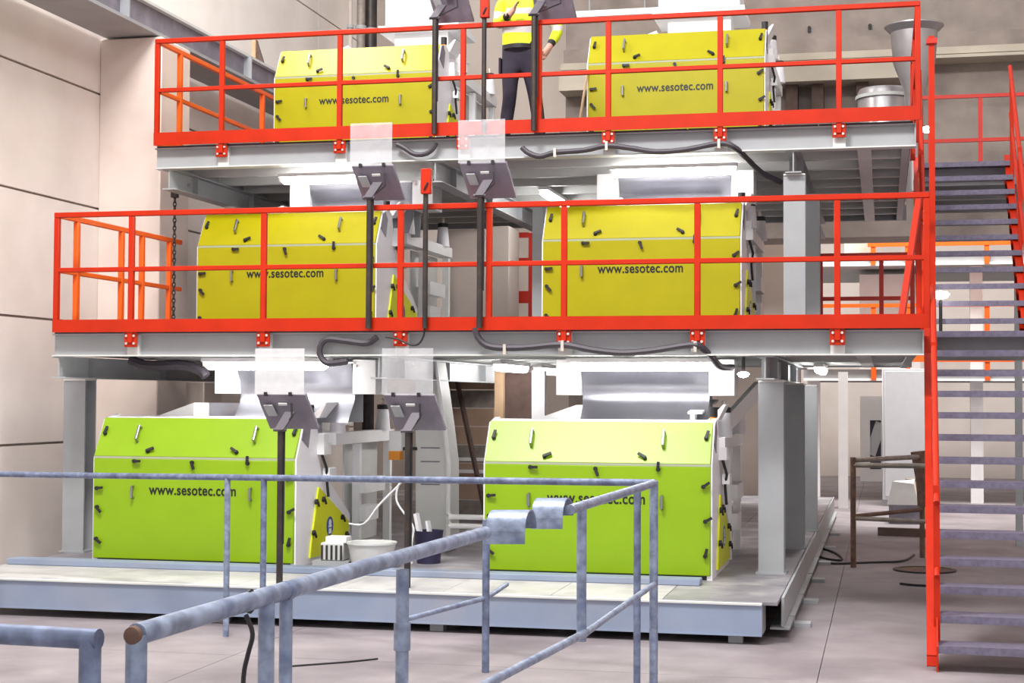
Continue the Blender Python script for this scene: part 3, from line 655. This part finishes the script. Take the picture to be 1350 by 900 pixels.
stair('upper flight of orange steel stairs behind the lower one', .36, 14.75, 2.262, 11, 1.86 / 11, .20, .90, math.radians(-.3), low=False)
ld = thing('stair_landing', 'grey steel landing between the two stair flights', 'landing', (.85, 14.1, 2.05))
part('deck', MB().box(.36, 1.35, 13.56, 14.74, 2.23, 2.262), 'grating', ld); part('edge_beam', MB().box(.36, 1.35, 13.56, 13.60, 2.06, 2.23), 'steel', ld); part('edge_beam', MB().box(.36, 1.35, 14.70, 14.74, 2.06, 2.23), 'steel', ld)
for y in (13.6, 14.62): part('leg', MB().box(1.28, 1.34, y, y + .06, 0, 2.06), 'steel', ld)
part('leg', MB().box(.37, .43, 14.62, 14.68, 0, 2.06), 'steel', ld)
ul = thing('stair_landing', 'upper stair landing with orange rail at the top right corner', 'landing', (.85, 18.2, 3.9))
part('deck', MB().box(.36, 1.6, 16.98, 19.6, 4.09, 4.122), 'grating', ul)
for y in (16.98, 18.2, 19.5): part('edge_beam', MB().box(.36, 1.6, y, y + .06, 3.92, 4.09), 'steel', ul)
for z_ in (4.62, 5.12): part('rail', MB().box(.42, 1.6, 18.6, 18.64, z_, z_ + .04), 'rail_far', ul)
for x_ in (.50, 1.05, 1.55): part('rail_post', MB().box(x_, x_ + .045, 18.605, 18.635, 4.122, 5.12), 'rail_far', ul)
for y in (17.0, 19.5): part('leg', MB().box(1.5, 1.58, y, y + .08, 0, 3.92), 'steel', ul)
rp = thing('rail_post', 'tall orange upright at the right end of the guard rails', 'post', (.37, 12.62, 2.1))
p_ = PY(1228, 48, 12.66); part('post', MB().box(p_[0] - .022, p_[0] + .022, 12.64, 12.68, 2.10, p_[2]), 'orange', rp)
part('foot_clamp', MB().box(.27, p_[0] + .03, 12.63, 12.69, 2.07, 2.20), 'orange', rp); part('top_clamp', MB().box(p_[0] - .04, p_[0] + .04, 12.62, 12.70, p_[2] - .06, p_[2] - .02), 'rail_far', rp)
# slanting ladder rail behind the guard rail at right
a = PY(1212, 258, 14.0); b = PY(1186, 436, 13.2)
tt = thing('ladder_rail', 'slanting orange rail leaning behind the right end of the middle guard rail', 'rail', (b[0], b[1], 2.262))
part('rail', MB().bar((b[0], b[1], 2.263), a, .05, .05), 'orange', tt); part('foot', MB().box(b[0] - .06, b[0] + .06, b[1] - .05, b[1] + .05, 2.262, 2.275), 'orange', tt)
c0 = PY(1078, 394, 16.4); c1 = PY(1205, 393, 16.4)
tt = thing('guard_rail', 'low orange rear rail seen behind the right-hand column of the middle platform', 'railing', (c0[0], 16.4, 2.262))
part('mid_rail', MB().box(c0[0], c1[0], 16.38, 16.42, c0[2] - .02, c0[2] + .02), 'rail_far', tt); part('top_rail', MB().box(c0[0], c1[0], 16.38, 16.42, c0[2] + .42, c0[2] + .46), 'rail_far', tt)
for px in (1082, 1162, 1203): x = PY(px, 394, 16.4)[0]; part('post', MB().box(x - .022, x + .022, 16.385, 16.415, 2.262, c0[2] + .42), 'rail_far', tt)

# ================================================================== FAR RIGHT: BARRIER, CABINETS, SECOND STACK
f0 = PZ(1125, 748, 0); f1 = PZ(1216, 735, 0)
pb = thing('pipe_barrier', 'rusty pipe barrier on the floor right of the base', 'barrier', f0)
for q in (f0, f1): part('post', MB().tube([q, q + Vector((0, 0, 1.12))], .028, 8), 'rust', pb)
h = Vector((0, 0, 1.09)); part('top_rail', MB().tube([f0 + h, f1 + h], .026, 8), 'scaffold', pb); part('top_rail', MB().tube([f0 + h - Vector((0, 0, .05)), f1 + h + Vector((.1, -1.2, -.05))], .026, 8), 'scaffold', pb)
h = Vector((0, 0, .52)); part('mid_rail', MB().tube([f0 + h, f1 + h], .022, 8), 'rust', pb); part('mid_rail', MB().tube([f0 + h - Vector((0, 0, .02)), f1 + h + Vector((.1, -1.2, -.04))], .022, 8), 'scaffold', pb)
part('wrap', MB().tube([f1 + Vector((0, 0, .55)), f1 + Vector((.02, 0, .8)), f1 + Vector((-.02, 0, 1.15))], .07, 8, rs=[.05, .08, .1]), 'rust', pb)
def cabinet(label, px0, px1, py, Y, mt='greybox', name='control_cabinet', vents=True):
    x0 = PY(px0, 560, Y)[0]; x1 = PY(px1, 560, Y)[0]; z1 = PY((px0 + px1) / 2, py, Y)[2]
    t = thing(name, label, 'cabinet', ((x0 + x1) / 2, Y, 0)); part('body', MB().box(x0, x1, Y, Y + .5, .1, z1), mt, t, bevel=.01)
    part('plinth', MB().box(x0 + .01, x1 - .01, Y + .02, Y + .5, 0, .1), 'steel', t)
    d = part('door', MB().box(x0 + .04, x1 - .03, Y - .02, Y, .16, z1 - .04), mt, t, bevel=.006)
    if vents:
        for zz in (.62, .82): part('latch', MB().box(x1 - .16, x1 - .06, Y - .04, Y - .02, zz, zz + .06), 'black', d)
    return t
cabinet('tall light grey electrical cabinet far behind the stairs at right', 1163, 1226, 486, 26.2)
dr = thing('far_door', 'white framed door with dark glass and a diagonal beam, far right', 'door', (PY(1150, 560, 34)[0], 34, 0))
x0, x1 = PY(1134, 560, 34)[0], PY(1168, 560, 34)[0]; z1 = PY(1150, 522, 34)[2]
part('frame', MB().box(x0, x0 + .2, 33.9, 34.1, 0, z1).box(x1 - .1, x1, 33.9, 34.1, 0, z1).box(x0 + .2, x1 - .1, 33.9, 34.1, z1 - .5, z1).box(x0 + .2, x1 - .1, 33.9, 34.1, 0, .25), 'white', dr)
part('glass', MB().box(x0 + .2, x1 - .1, 34.0, 34.02, .25, z1 - .5), 'darkgap', dr); part('diagonal', MB().bar((x0 + .2, 33.96, .55), (x1 - .1, 33.96, z1 - .55), .04, .22), 'greybox', dr)
def box_px(name, label, cat, px0, px1, py0, py1, Y, d, mt, z0=None, bevel=0, kind=None):
    a = PY(px0, py0, Y); b = PY(px1, py1, Y)
    return solo(name, MB().box(a[0], b[0], Y, Y + d, b[2] if z0 is None else z0, a[2]), mt, label, cat, kind=kind, bevel=bevel)
box_px('support_post', 'slim white post behind the right row of columns', 'post', 1105, 1118, 490, 640, 25.5, .15, 'white', 0)
# second, far stack of decks
fs_ = thing('far_gallery', 'far two-storey gallery with orange rails behind the right end', 'platform', (1.0, 27, 0))
for zz in (2.02, 3.92):
    part('deck', MB().box(-1.3, 4.5, 27, 31, zz, zz + .18), 'steel', fs_); part('edge_flange', MB().box(-1.3, 4.5, 26.95, 27.0, zz - .01, zz + .03), 'white', fs_)
    for zz2, hh in ((zz + .30, .16), (zz + .72, .06), (zz + 1.2, .06)): part('rail', MB().box(-.25 if zz > 3 else -1.2, 4.4, 26.9, 26.95, zz2, zz2 + hh), 'orange2', fs_)
    for x in (-.2, .35, 1.6, 3.0): part('rail_post', MB().box(x, x + .08, 26.91, 26.944, zz, zz + 1.2), 'orange2', fs_)
for x in (-1.25, 1.4, 4.3): part('column', MB().box(x, x + .2, 27.4, 27.6, 0, 3.92), 'white', fs_)
box_px('white_duct', 'white sheet-metal unit on the far gallery', 'duct', 1133, 1213, 362, 430, 27.8, 1.2, 'white', 2.2)
box_px('cream_box', 'cream box standing on the far gallery behind the middle platform', 'box', 1113, 1152, 312, 345, 27.3, .6, 'ledge', 4.1)
# clutter on the far floor
k0 = PZ(1172, 690, 0); 
bx2 = thing('crate', 'grey crate with a white sack on top by the pipe barrier', 'crate', k0); part('crate', MB().box(k0[0], k0[0] + .42, k0[1], k0[1] + .4, 0, .26), 'panelback', bx2)
part('sack', MB().add([(k0[0] - .02, k0[1], .26), (k0[0] + .40, k0[1], .26), (k0[0] + .40, k0[1] + .4, .26), (k0[0] - .02, k0[1] + .4, .26), (k0[0] + .05, k0[1] + .05, .58), (k0[0] + .33, k0[1] + .05, .55), (k0[0] + .35, k0[1] + .3, .6), (k0[0] + .05, k0[1] + .3, .56)], [(0, 1, 5, 4), (1, 2, 6, 5), (2, 3, 7, 6), (3, 0, 4, 7), (4, 5, 6, 7), (3, 2, 1, 0)]), 'paper', bx2)
k1 = PZ(1212, 682, 0); dm = thing('drum', 'amber-yellow drum on the floor beside the stairs', 'drum', k1)
part('body', MB().lathe([(0, 0), (.19, 0), (.20, .18), (.19, .36), (.19, .52), (0, .52)], k1, 18), 'drum', dm); part('lid', MB().lathe([(0, .52), (.20, .52), (.20, .56), (0, .56)], k1, 18), 'scaffold', dm)
k2 = PZ(1185, 706, 0); solo('timber_beam', MB().bar(k2 + Vector((-.25, 0, .05)), k2 + Vector((.35, -.1, .05)), .10, .10), 'brown_d', 'short dark timber lying on the floor under the crate', 'timber')
def floor_cable(label, pxs, r=.012, name='floor_cable'):
    pts = catmull([PZ(x, y, r) for x, y in pxs], 5); solo(name, MB().tube(pts, r, 6), 'black', label, 'cable')
floor_cable('black cable looping on the floor beside the base', [(1048, 715), (1070, 726), (1085, 735), (1110, 738), (1100, 728), (1075, 722), (1062, 732), (1090, 742), (1150, 741), (1190, 739), (1205, 731)])
floor_cable('short black rod lying on the floor by the stairs', [(1187, 769), (1205, 771), (1225, 772), (1250, 773), (1268, 773)], .012, 'rod')
floor_cable('dark crack-like cable on the floor, lower left', [(380, 878), (420, 875), (460, 872), (498, 868)], .006)
mh = PZ(1219, 752, 0); mc = thing('manhole_cover', 'round dark drain cover in the floor beside the stairs', 'drain cover', mh); part('cover', MB().lathe([(0, 0), (.26, 0), (.26, .012), (0, .012)], mh, 20), 'rust', mc); part('ring', MB().lathe([(.26, 0), (.31, 0), (.31, .016), (.26, .016)], mh, 20), 'black', mc)

# ================================================================== BACK: CONCRETE LEDGES, VESSEL, TANK, DUCTS
cl = thing('concrete_structure', 'brown-grey stepped concrete beams behind the top platform at right', 'concrete beams', (0, 22, 3.9))
part('wall', MB().box(-4.45, 6, 22.4, 22.9, 3.9, 10), 'rawconc', cl)
zr = lambda y: PY(1080, y, 22)[2]
part('beam', MB().box(-4.45, 6, 22.25, 22.4, zr(70), zr(45)), 'rawconc', cl); part('ledge', MB().box(-4.45, 6, 22.0, 22.4, zr(78), zr(69)), 'ledge', cl)
part('beam', MB().box(-4.45, .30, 21.9, 22.4, zr(108), zr(84)), 'ledge', cl); part('ledge', MB().box(-4.45, 6, 21.95, 22.4, zr(84), zr(80)), 'ledge', cl)
for x in (-3.9, -2.6, -1.3, -.95, -.35): part('corbel', MB().box(x, x + .16, 22.1, 22.4, zr(150), zr(108)), 'brown_d', cl)
part('base_beam', MB().box(-4.45, 6, 22.0, 22.4, 3.9, zr(148)), 'rawconc', cl)
for px, py in ((1067, 37), (1067, 41), (1147, 34), (1147, 37)): q = PY(px, py, 22.4); part('anchor', MB().tube([q, q - Vector((0, .03, 0))], .025, 8), 'black', cl)
for x in (-4.3, 5.6): part('pier', MB().box(x - .1, x + .25, 22.45, 22.85, ZP if x < 0 else 0, 3.9), 'rawconc', cl)
vz = PY(1205, 38, 19); vv = thing('funnel_vessel', 'pale funnel-shaped vessel with flared rim beyond the stairs, top right', 'vessel', (vz[0], 19, 4.2))
part('bowl', MB().lathe([(.10, -.95), (.12, -.72), (.24, -.40), (.27, -.05), (.34, .02), (.34, .035), (.26, -.03), (.23, -.40), (.10, -.7)], vz, 24), 'tank', vv)
part('stand', MB().tube([(vz[0], 19, 4.12), (vz[0], 19, vz[2] - .93)], .10, 10), 'tank', vv)
tk = PY(1166, 112, 19.4); tn = thing('tank', 'short grey steel tank behind the right end of the top platform', 'tank', (tk[0], 19.7, 4.122))
part('shell', MB().lathe([(0, 4.122), (.32, 4.122), (.32, tk[2] - .04), (.30, tk[2]), (0, tk[2])], (tk[0], 19.7, 0), 24), 'tank', tn); part('lid', MB().lathe([(.33, tk[2] - .12), (.345, tk[2] - .12), (.345, tk[2] - .08), (.33, tk[2] - .08)], (tk[0], 19.7, 0), 24), 'steel_l', tn)
def white_duct(label, px0, px1, py, Y):
    x0 = PY(px0, py, Y)[0]; x1 = PY(px1, py, Y)[0]; z = PY((px0 + px1) / 2, py, Y)[2]
    t = thing('feed_duct', label, 'duct', ((x0 + x1) / 2, Y, z)); part('flange', MB().box(x0 - .06, x1 + .06, Y - .08, Y + .7, z, z + .07), 'white', t)
    part('body', MB().box(x0, x1, Y, Y + .6, z + .07, z + 1.6), 'white', t)
    for k_ in range(4): x = x0 + (x1 - x0) * (k_ + .5) / 4; part('rib', MB().box(x - .02, x + .02, Y - .035, Y, z + .07, z + 1.6), 'poly', t)
    part('neck', MB().box(x0 + .1, x1 - .1, Y + .05, Y + .5, z - .45, z), 'white', t)
white_duct('white ribbed feed duct over the left machine of the top platform', 508, 600, 42, 17.35)
white_duct('translucent-white feed duct over the right machine of the top platform', 868, 975, 20, 17.35)
def vpipe(label, px, Y, r, z0, z1, mt):
    x = PY(px, 20, Y)[0]; t = thing('vertical_pipe', label, 'pipe', (x, Y, z0)); part('pipe', MB().tube([(x, Y, z0), (x, Y, z1)], r, 12), mt, t)
    for zz in (6.15, 6.9): part('clamp', MB().tube([(x, Y, zz), (x, Y, zz + .05)], r + .02, 12), 'steel', t)
vpipe('dark vertical downpipe behind the top platform above the left machine', 489, 21.5, .09, ZP, 12, 'blackm')
vpipe('beige vertical pipe behind the top platform left of the dark one', 476, 21.3, .06, ZP, 12, 'scaffold')
vpipe('thin pale vertical pipe behind the top platform', 462, 21.2, .03, ZP, 12, 'wall_b')
u0 = PY(745, 20, 20.5); u1 = PY(868, 5, 20.5)
tr = thing('light_tray', 'white ladder-type tray hanging above the worker near the top edge', 'tray', (u0[0], 20.5, u0[2]))  # hanging frame of a fluorescent light fitting, built without a tube
for dy in (0, .35): part('side_rail', MB().bar(u0 + Vector((0, dy, 0)), (u1[0], 20.5 + dy, u0[2]), .04, .08), 'white', tr)
for k_ in range(5): x = u0[0] + (u1[0] - u0[0]) * k_ / 4; part('rung', MB().box(x - .03, x + .03, 20.5, 20.85, u0[2] - .02, u0[2] + .02), 'white', tr)
for x in (u0[0] + .3, u1[0] - .2): part('hanger', MB().tube([(x, 20.65, u0[2]), (x, 20.65, 9.8)], .012, 6), 'steel', tr)
# things between and behind the machines
box_px('beige_cabinet', 'wide beige cabinet on the middle platform between the yellow machines', 'cabinet', 588, 641, 303, 400, 17.2, .6, 'pillar', 2.262, .01)
box_px('beige_cabinet', 'narrow beige cabinet on the middle platform beside the wide one', 'cabinet', 648, 671, 298, 400, 17.3, .5, 'wall_b', 2.262, .01)
box_px('grey_post', 'grey steel upright left of the right yellow machine on the middle platform', 'post', 702, 716, 272, 400, 15.4, .12, 'steel', 2.262)
rf = thing('red_frame', 'dark red rail frame seen between the yellow machines of the middle platform', 'frame', (PY(690, 350, 17.8)[0], 17.8, 2.262))
for px in (667, 698): x = PY(px, 350, 17.8)[0]; part('upright', MB().box(x - .03, x + .03, 17.88, 17.94, 2.262, PY(px, 306, 17.8)[2]), 'rail_far', rf)
for py, hh in ((309, .06), (342, .05), (391, .14)): a = PY(667, py, 17.8); b = PY(698, py, 17.8); part('crossbar', MB().box(a[0] + .03, b[0] - .03, 17.89, 17.93, a[2] - hh / 2, a[2] + hh / 2), 'rail_far', rf)
pw = thing('plank_wall', 'brown plank partition seen between the two green machines', 'partition', (PY(615, 600, 18.15)[0], 18.15, ZP))
xa, xb = PY(585, 600, 18.15)[0], PY(652, 600, 18.15)[0]
for k_ in range(8):
    z0_ = ZP + .005 + k_ * .215; part('plank', MB().box(xa - .3, xb + .1, 18.15 + .01 * (k_ % 2), 18.18 + .01 * (k_ % 2), z0_, z0_ + .205), 'brown' if k_ % 3 else 'scaffold', pw)
for y_ in (605, 621):
    a = PY(597, y_, 18.1); part('batten', MB().box(a[0], xb + .1, 18.11, 18.14, a[2] - .02, a[2] + .02), 'white', pw)
tb = thing('tie_bars', 'pair of white bars between the grey housing and the right green machine', 'bars', (-3.3, 13.7, .6))
for y_ in (681, 693):
    a = PY(594, y_, 13.75); part('bar', MB().tube([(a[0] - .12, 14.09, a[2]), (a[0] + .0, 13.75, a[2]), (-3.15, 13.75, a[2])], .022, 8), 'white', tb)
a = PY(600, 490, 18.1); b = PY(640, 690, 17.7); solo('leaning_pole', MB().tube([(b[0] + .02, b[1], ZP + .0), a], .03, 8), 'brown_d', 'dark wooden pole leaning on the plank partition', 'pole')
a = PY(592, 488, 18.1); solo('leaning_pole', MB().tube([(a[0] - .05, 17.9, ZP), a], .03, 8), 'brown_d', 'shorter dark pole standing left of the leaning one', 'pole')
box_px('timber_post', 'pale timber post left of the dark board behind the right green machine', 'post', 652, 663, 489, 600, 15.9, .08, 'wood', ZP)
box_px('dark_board', 'dark mauve-brown board behind the right green machine', 'board', 664, 700, 491, 600, 16.0, .04, 'brown_d', ZP)
box_px('beige_cabinet', 'beige cabinet above the left green machine beside the wall', 'cabinet', 222, 268, 503, 600, 16.4, .5, 'pillar', 0, .01)
# tall grey housing with white edge between the green machines
Yh = 14.1; pts = [PY(x, y, Yh) for x, y in [(548, 476), (574, 476), (586, 560), (592, 610), (592, 735), (548, 735)]]
poly = [(q[0], max(q[2], ZP + .02)) for q in pts]
ch = thing('grey_housing', 'tall light grey sheet-metal housing with white edge between the green machines', 'housing', ((poly[0][0] + poly[3][0]) / 2, Yh, ZP))
part('shell', MB().prism(poly, 'y', Yh, Yh + .35), 'steel_l', ch)
tub = [(poly[1][0], Yh - .015, poly[1][1]), (poly[2][0], Yh - .015, poly[2][1]), (poly[3][0], Yh - .015, poly[3][1]), (poly[3][0], Yh - .015, ZP + .03)]
part('white_edge', MB().tube(tub, .022, 6), 'white', ch)
for y_ in (590, 608, 638): a = PY(555, y_, Yh); part('seam', MB().box(a[0], a[0] + .18, Yh - .008, Yh, a[2] - .006, a[2] + .006), 'panelback', ch)
part('foot', MB().box(poly[0][0] + .02, poly[3][0] - .02, Yh + .02, Yh + .33, ZP, ZP + .03), 'steel', ch)
jb = PY(520, 568, 14.0); je = PY(529, 606, 14.0)
ab = thing('sensor_box', 'white sensor box with amber lens beside the grey housing', 'sensor', (jb[0], 14.0, je[2]))
part('box', MB().box(jb[0] - .05, je[0], 14.0, 14.12, je[2] + .08, jb[2]), 'white', ab); part('lens', MB().box(jb[0] - .05, je[0] - .01, 13.99, 14.1, je[2], je[2] + .08), 'amber', ab); part('arm', MB().bar((je[0] - .01, 14.06, je[2] + .10), (poly[0][0] + .03, 14.12, je[2] + .10), .03, .03), 'black', ab)
bk = PZ(565, 742, ZP); bt = thing('bucket', 'dark navy bucket with white tools beside the right green machine', 'bucket', bk)
part('pail', MB().lathe([(0, 0), (.10, 0), (.125, .27), (.132, .28), (.118, .275), (.095, .02), (0, .02)], bk, 18), 'bucket', bt)
part('tool', MB().bar(bk + Vector((-.04, 0, .06)), bk + Vector((-.12, .02, .42)), .05, .03).bar(bk + Vector((.04, .02, .06)), bk + Vector((-.02, .03, .36)), .06, .02), 'poly', bt)
gm = PZ(437, 747, ZP); gmot = thing('gear_motor', 'small finned grey motor on the base right of the left green machine', 'motor', gm)
part('housing', MB().box(gm[0] - .10, gm[0] + .10, gm[1], gm[1] + .18, ZP + .05, ZP + .20), 'steel_l', gmot, bevel=.01)
for k_ in range(5): part('fin', MB().box(gm[0] - .09 + k_ * .042, gm[0] - .075 + k_ * .042, gm[1] - .015, gm[1], ZP + .06, ZP + .18), 'blackm', gmot)
part('base', MB().box(gm[0] - .16, gm[0] + .16, gm[1] - .03, gm[1] + .2, ZP, ZP + .05), 'steel', gmot); part('cover', MB().box(gm[0] - .06, gm[0] + .12, gm[1] + .02, gm[1] + .16, ZP + .20, ZP + .25), 'white', gmot)
gp = PZ(490, 748, ZP); solo('plastic_tub', MB().lathe([(0, 0), (.16, 0), (.20, .20), (.21, .20), (.21, .215), (.185, .21), (.15, .02), (0, .02)], gp, 20), 'steel_l', 'pale grey plastic tub on the base next to the motor', 'tub')
cp = [PY(x, y, 13.0) for x, y in [(460, 690), (480, 690), (500, 665), (525, 640), (535, 628), (525, 640), (523, 660), (534, 678), (545, 695), (543, 715)]]
hb = thing('white_cable', 'white cable looping up between the green machines', 'cable', (cp[-1][0], 13.0, ZP)); part('cable', MB().tube(catmull(cp + [Vector((cp[-1][0], 13.0, ZP + .01))], 4), .009, 6), 'poly', hb)
a = PY(764, 156, 16.2); b = PY(775, 92, 16.22)
solo('white_rod', MB().tube([(a[0] - .05, 16.1, 4.123), b], .014, 8), 'wood', 'thin pale rod leaning on the left edge of the top right machine', 'rod')
# hanging chain on the left
cx0 = PY(230, 300, 14.6); ck = thing('hanging_chain', 'black chain hanging left of the yellow machine on the middle platform', 'chain', (cx0[0], 14.6, 2.3))
mb = MB()
for k_ in range(36):
    z_ = 3.695 - k_ * .04; w_ = .016; a_ = k_ % 2
    ringp = [Vector((cx0[0] + (w_ * math.cos(t_) if not a_ else 0), 14.6 + (w_ * math.cos(t_) if a_ else 0), z_ + .027 * math.sin(t_))) for t_ in [2 * math.pi * j / 8 for j in range(9)]]
    mb.tube(ringp, .006, 5, cap=False)
part('links', mb, 'blackm', ck); part('hook', MB().box(cx0[0] - .03, cx0[0] + .03, 14.57, 14.63, 3.68, 3.80), 'blackm', ck)
part('carrier', MB().bar((cx0[0], 14.6, 3.80), (-6.68, 14.6, 3.80), .04, .03), 'steel', ck)
# round work lamps
def work_lamp(label, px, py, Y, r, sup):
    c_ = PY(px, py, Y); t = thing('work_lamp', label, 'lamp', c_ - Vector((0, 0, r)), 'round work lamps')
    part('lens', MB().lathe([(0, -r * .6), (r * .7, -r * .4), (r, 0), (r * .7, r * .3), (0, r * .4)], c_, 14), 'lampw', t)
    part('arm', MB().tube([c_ + Vector((0, 0, r * .3)), c_ + Vector(sup)], .015, 6), 'black', t)
work_lamp('round glowing lamp under the right end of the middle beam', 980, 493, 13.0, .05, (0, 0, .14))
work_lamp('glowing lamp by the stairs under the top platform end', 1222, 170, 16.9, .07, (-.15, 0, .05))
work_lamp('round glowing lamp beside the stairs at middle height', 1240, 388, 14.68, .08, (.0, .0, 2.262 - PY(1240, 388, 14.68)[2]))

# ================================================================== PERSON on the top platform
Yp = 14.95; zf = 4.122
def S(px, py, dy=0.0): return PY(px, py, Yp + dy)
V_ = []; E_ = []; Rr = []
def vert(p, r, par=None):
    V_.append(tuple(p)); Rr.append(r if isinstance(r, tuple) else (r, r)); i = len(V_) - 1
    if par is not None: E_.append((par, i))
    return i
pel = Vector((S(686, 75)[0], Yp, 5.02)); xb_ = pel[0]
root = vert(pel, (.175, .125))
waist = vert((xb_, Yp, 5.17), (.195, .135), root); chest = vert((xb_ + .01, Yp - .01, 5.40), (.21, .14), waist); up = vert((xb_ + .01, Yp, 5.55), (.15, .10), chest)
neck = vert((xb_ + .01, Yp - .01, 5.655), (.055, .058), up); head0 = vert((xb_ + .01, Yp - .03, 5.75), (.072, .085), neck); head1 = vert((xb_ + .01, Yp - .035, 5.84), (.077, .094), head0); head2 = vert((xb_ + .01, Yp - .025, 5.90), (.055, .07), head1)
def leg(sx, px_k, px_f, dy):
    hip = vert((xb_ + sx * .10, Yp, 4.93), .098, root); kn = vert((S(px_k, 110)[0], Yp - .03 + dy, 4.60), .072, hip)
    cf_ = vert((S(px_k * .5 + px_f * .5, 130)[0], Yp + dy, 4.43), .07, kn); an = vert((S(px_f, 160)[0], Yp + .02 + dy, 4.22), .058, cf_)
    he = vert((V_[an][0], Yp + .02 + dy, 4.165), .05, an); vert((V_[an][0] + sx * .03, Yp - .14 + dy, 4.158), (.045, .038), he)
leg(-1, 673, 664, 0); leg(1, 706, 711, .03)
def arm(sh, el, wr, hd, fdir, thumb, rs=(.07, .062, .048)):
    a = vert(sh, .075, up); a2 = vert(Vector(sh).lerp(Vector(el), .45), rs[0], a); e = vert(el, rs[1], a2); e2 = vert(Vector(el).lerp(Vector(wr), .5), .055, e); w = vert(wr, .034, e2)
    pm = vert(hd, (.036, .024), w); hd = Vector(hd); f = Vector(fdir).normalized(); sd = Vector(thumb).normalized(); bend = (f + (f.cross(sd)).normalized() * .9).normalized()
    for k_, ln in enumerate((.036, .042, .039, .030)):
        b0_ = hd + f * .035 + sd * (.026 - k_ * .0175); k1_ = vert(b0_, .0095, pm); k2_ = vert(b0_ + f * ln, .009, k1_); vert(b0_ + f * ln + bend * ln * .8, .008, k2_)
    t1 = vert(hd + sd * .034 - f * .005, .011, pm); t2 = vert(hd + sd * .05 + f * .022, .0095, t1); vert(hd + sd * .045 + f * .05, .0085, t2)
shz = 5.53
arm((xb_ - .19, Yp, shz), S(657, 33, -.03), S(671, 20, -.24), S(677, 13, -.27), (.5, -.5, .7), (.3, -.6, .3))
arm((xb_ + .21, Yp, shz), S(737, 40, .02), S(725, 60, -.12), S(720, 69, -.16), (-.5, -.3, -.8), (-.6, -.6, .2))
me = bpy.data.meshes.new('worker_skeleton'); me.from_pydata(V_, E_, []); sk = bpy.data.objects.new('worker_skeleton', me); COL.objects.link(sk)
md = sk.modifiers.new('skin', 'SKIN'); md.use_smooth_shade = True
for i, sv in enumerate(me.skin_vertices[0].data): sv.radius = Rr[i]; sv.use_root = (i == 0)
s2 = sk.modifiers.new('sub', 'SUBSURF'); s2.levels = 2; s2.render_levels = 2
bpy.context.view_layer.update()
bme = bpy.data.meshes.new_from_object(sk.evaluated_get(bpy.context.evaluated_depsgraph_get())); bpy.data.objects.remove(sk)
person = thing('person', 'person in yellow hi-vis jacket and dark trousers standing on the top platform', 'person', (xb_, Yp, zf))
for v in bme.vertices: v.co -= Vector((xb_, Yp, zf))
body = link('body', bme, ['hivis', 'reflect', 'trousers', 'boots', 'skin', 'black'], person)
wrL = S(671, 20, -.24); wrR = S(725, 60, -.12); hL = S(677, 13, -.27); hR = S(720, 69, -.16)
for p in bme.polygons:
    p.use_smooth = True; c = p.center + Vector((xb_, Yp, zf)); z = c[2]
    inarm = z > 4.9 and (abs(c[0] - xb_) > .215 or c[1] < Yp - .14)
    k_ = 0
    if z > 5.63 and abs(c[0] - xb_) < .14: k_ = 4
    elif min((c - hL).length, (c - hR).length) < .095 and min((c - wrL).length, (c - wrR).length) > .03: k_ = 4
    elif min((c - wrL).length, (c - wrR).length) < .07: k_ = 5
    elif z < 4.235: k_ = 3
    elif z < 5.10 and not inarm: k_ = 2
    elif (5.24 < z < 5.30 or 5.38 < z < 5.44) : k_ = 1
    p.material_index = k_
hd = Vector((xb_ + .01, Yp - .03, 5.84))
def hp(n, mb, mt): return part(n, mb, mt, person)
def ell(c, rx, ry, rz, n=14, top=False):
    mb = MB(); vs = []; fs = []; m_ = 8
    for i in range(m_ + 1):
        th = math.pi * i / m_ * (.52 if top else 1)
        for j in range(n): ph = 2 * math.pi * j / n; vs.append(Vector(c) + Vector((rx * math.sin(th) * math.cos(ph), ry * math.sin(th) * math.sin(ph), rz * math.cos(th))))
    for i in range(m_):
        for j in range(n): fs.append((i * n + j, i * n + (j + 1) % n, (i + 1) * n + (j + 1) % n, (i + 1) * n + j))
    return mb.add(vs, fs)
hp('hair', ell(hd + Vector((0, .012, .035)), .084, .10, .085, top=True), 'hair')
hp('nose', ell(hd + Vector((0, -.098, -.02)), .013, .018, .024), 'skin')
for s_ in (-1, 1): hp('eye', ell(hd + Vector((s_ * .03, -.088, .005)), .011, .006, .007), 'letter'); hp('ear', ell(hd + Vector((s_ * .078, .0, -.01)), .012, .022, .032), 'skin')
hp('mouth', ell(hd + Vector((0, -.086, -.062)), .022, .006, .005), 'redbox')
hp('belt', MB().lathe([(.165, 0), (.17, .0), (.17, .04), (.165, .04)], (xb_, Yp, 5.07), 20), 'black')
hp('trouser_pocket', MB().box(xb_ - .205, xb_ - .185, Yp - .05, Yp + .04, 4.85, 5.0), 'trousers')
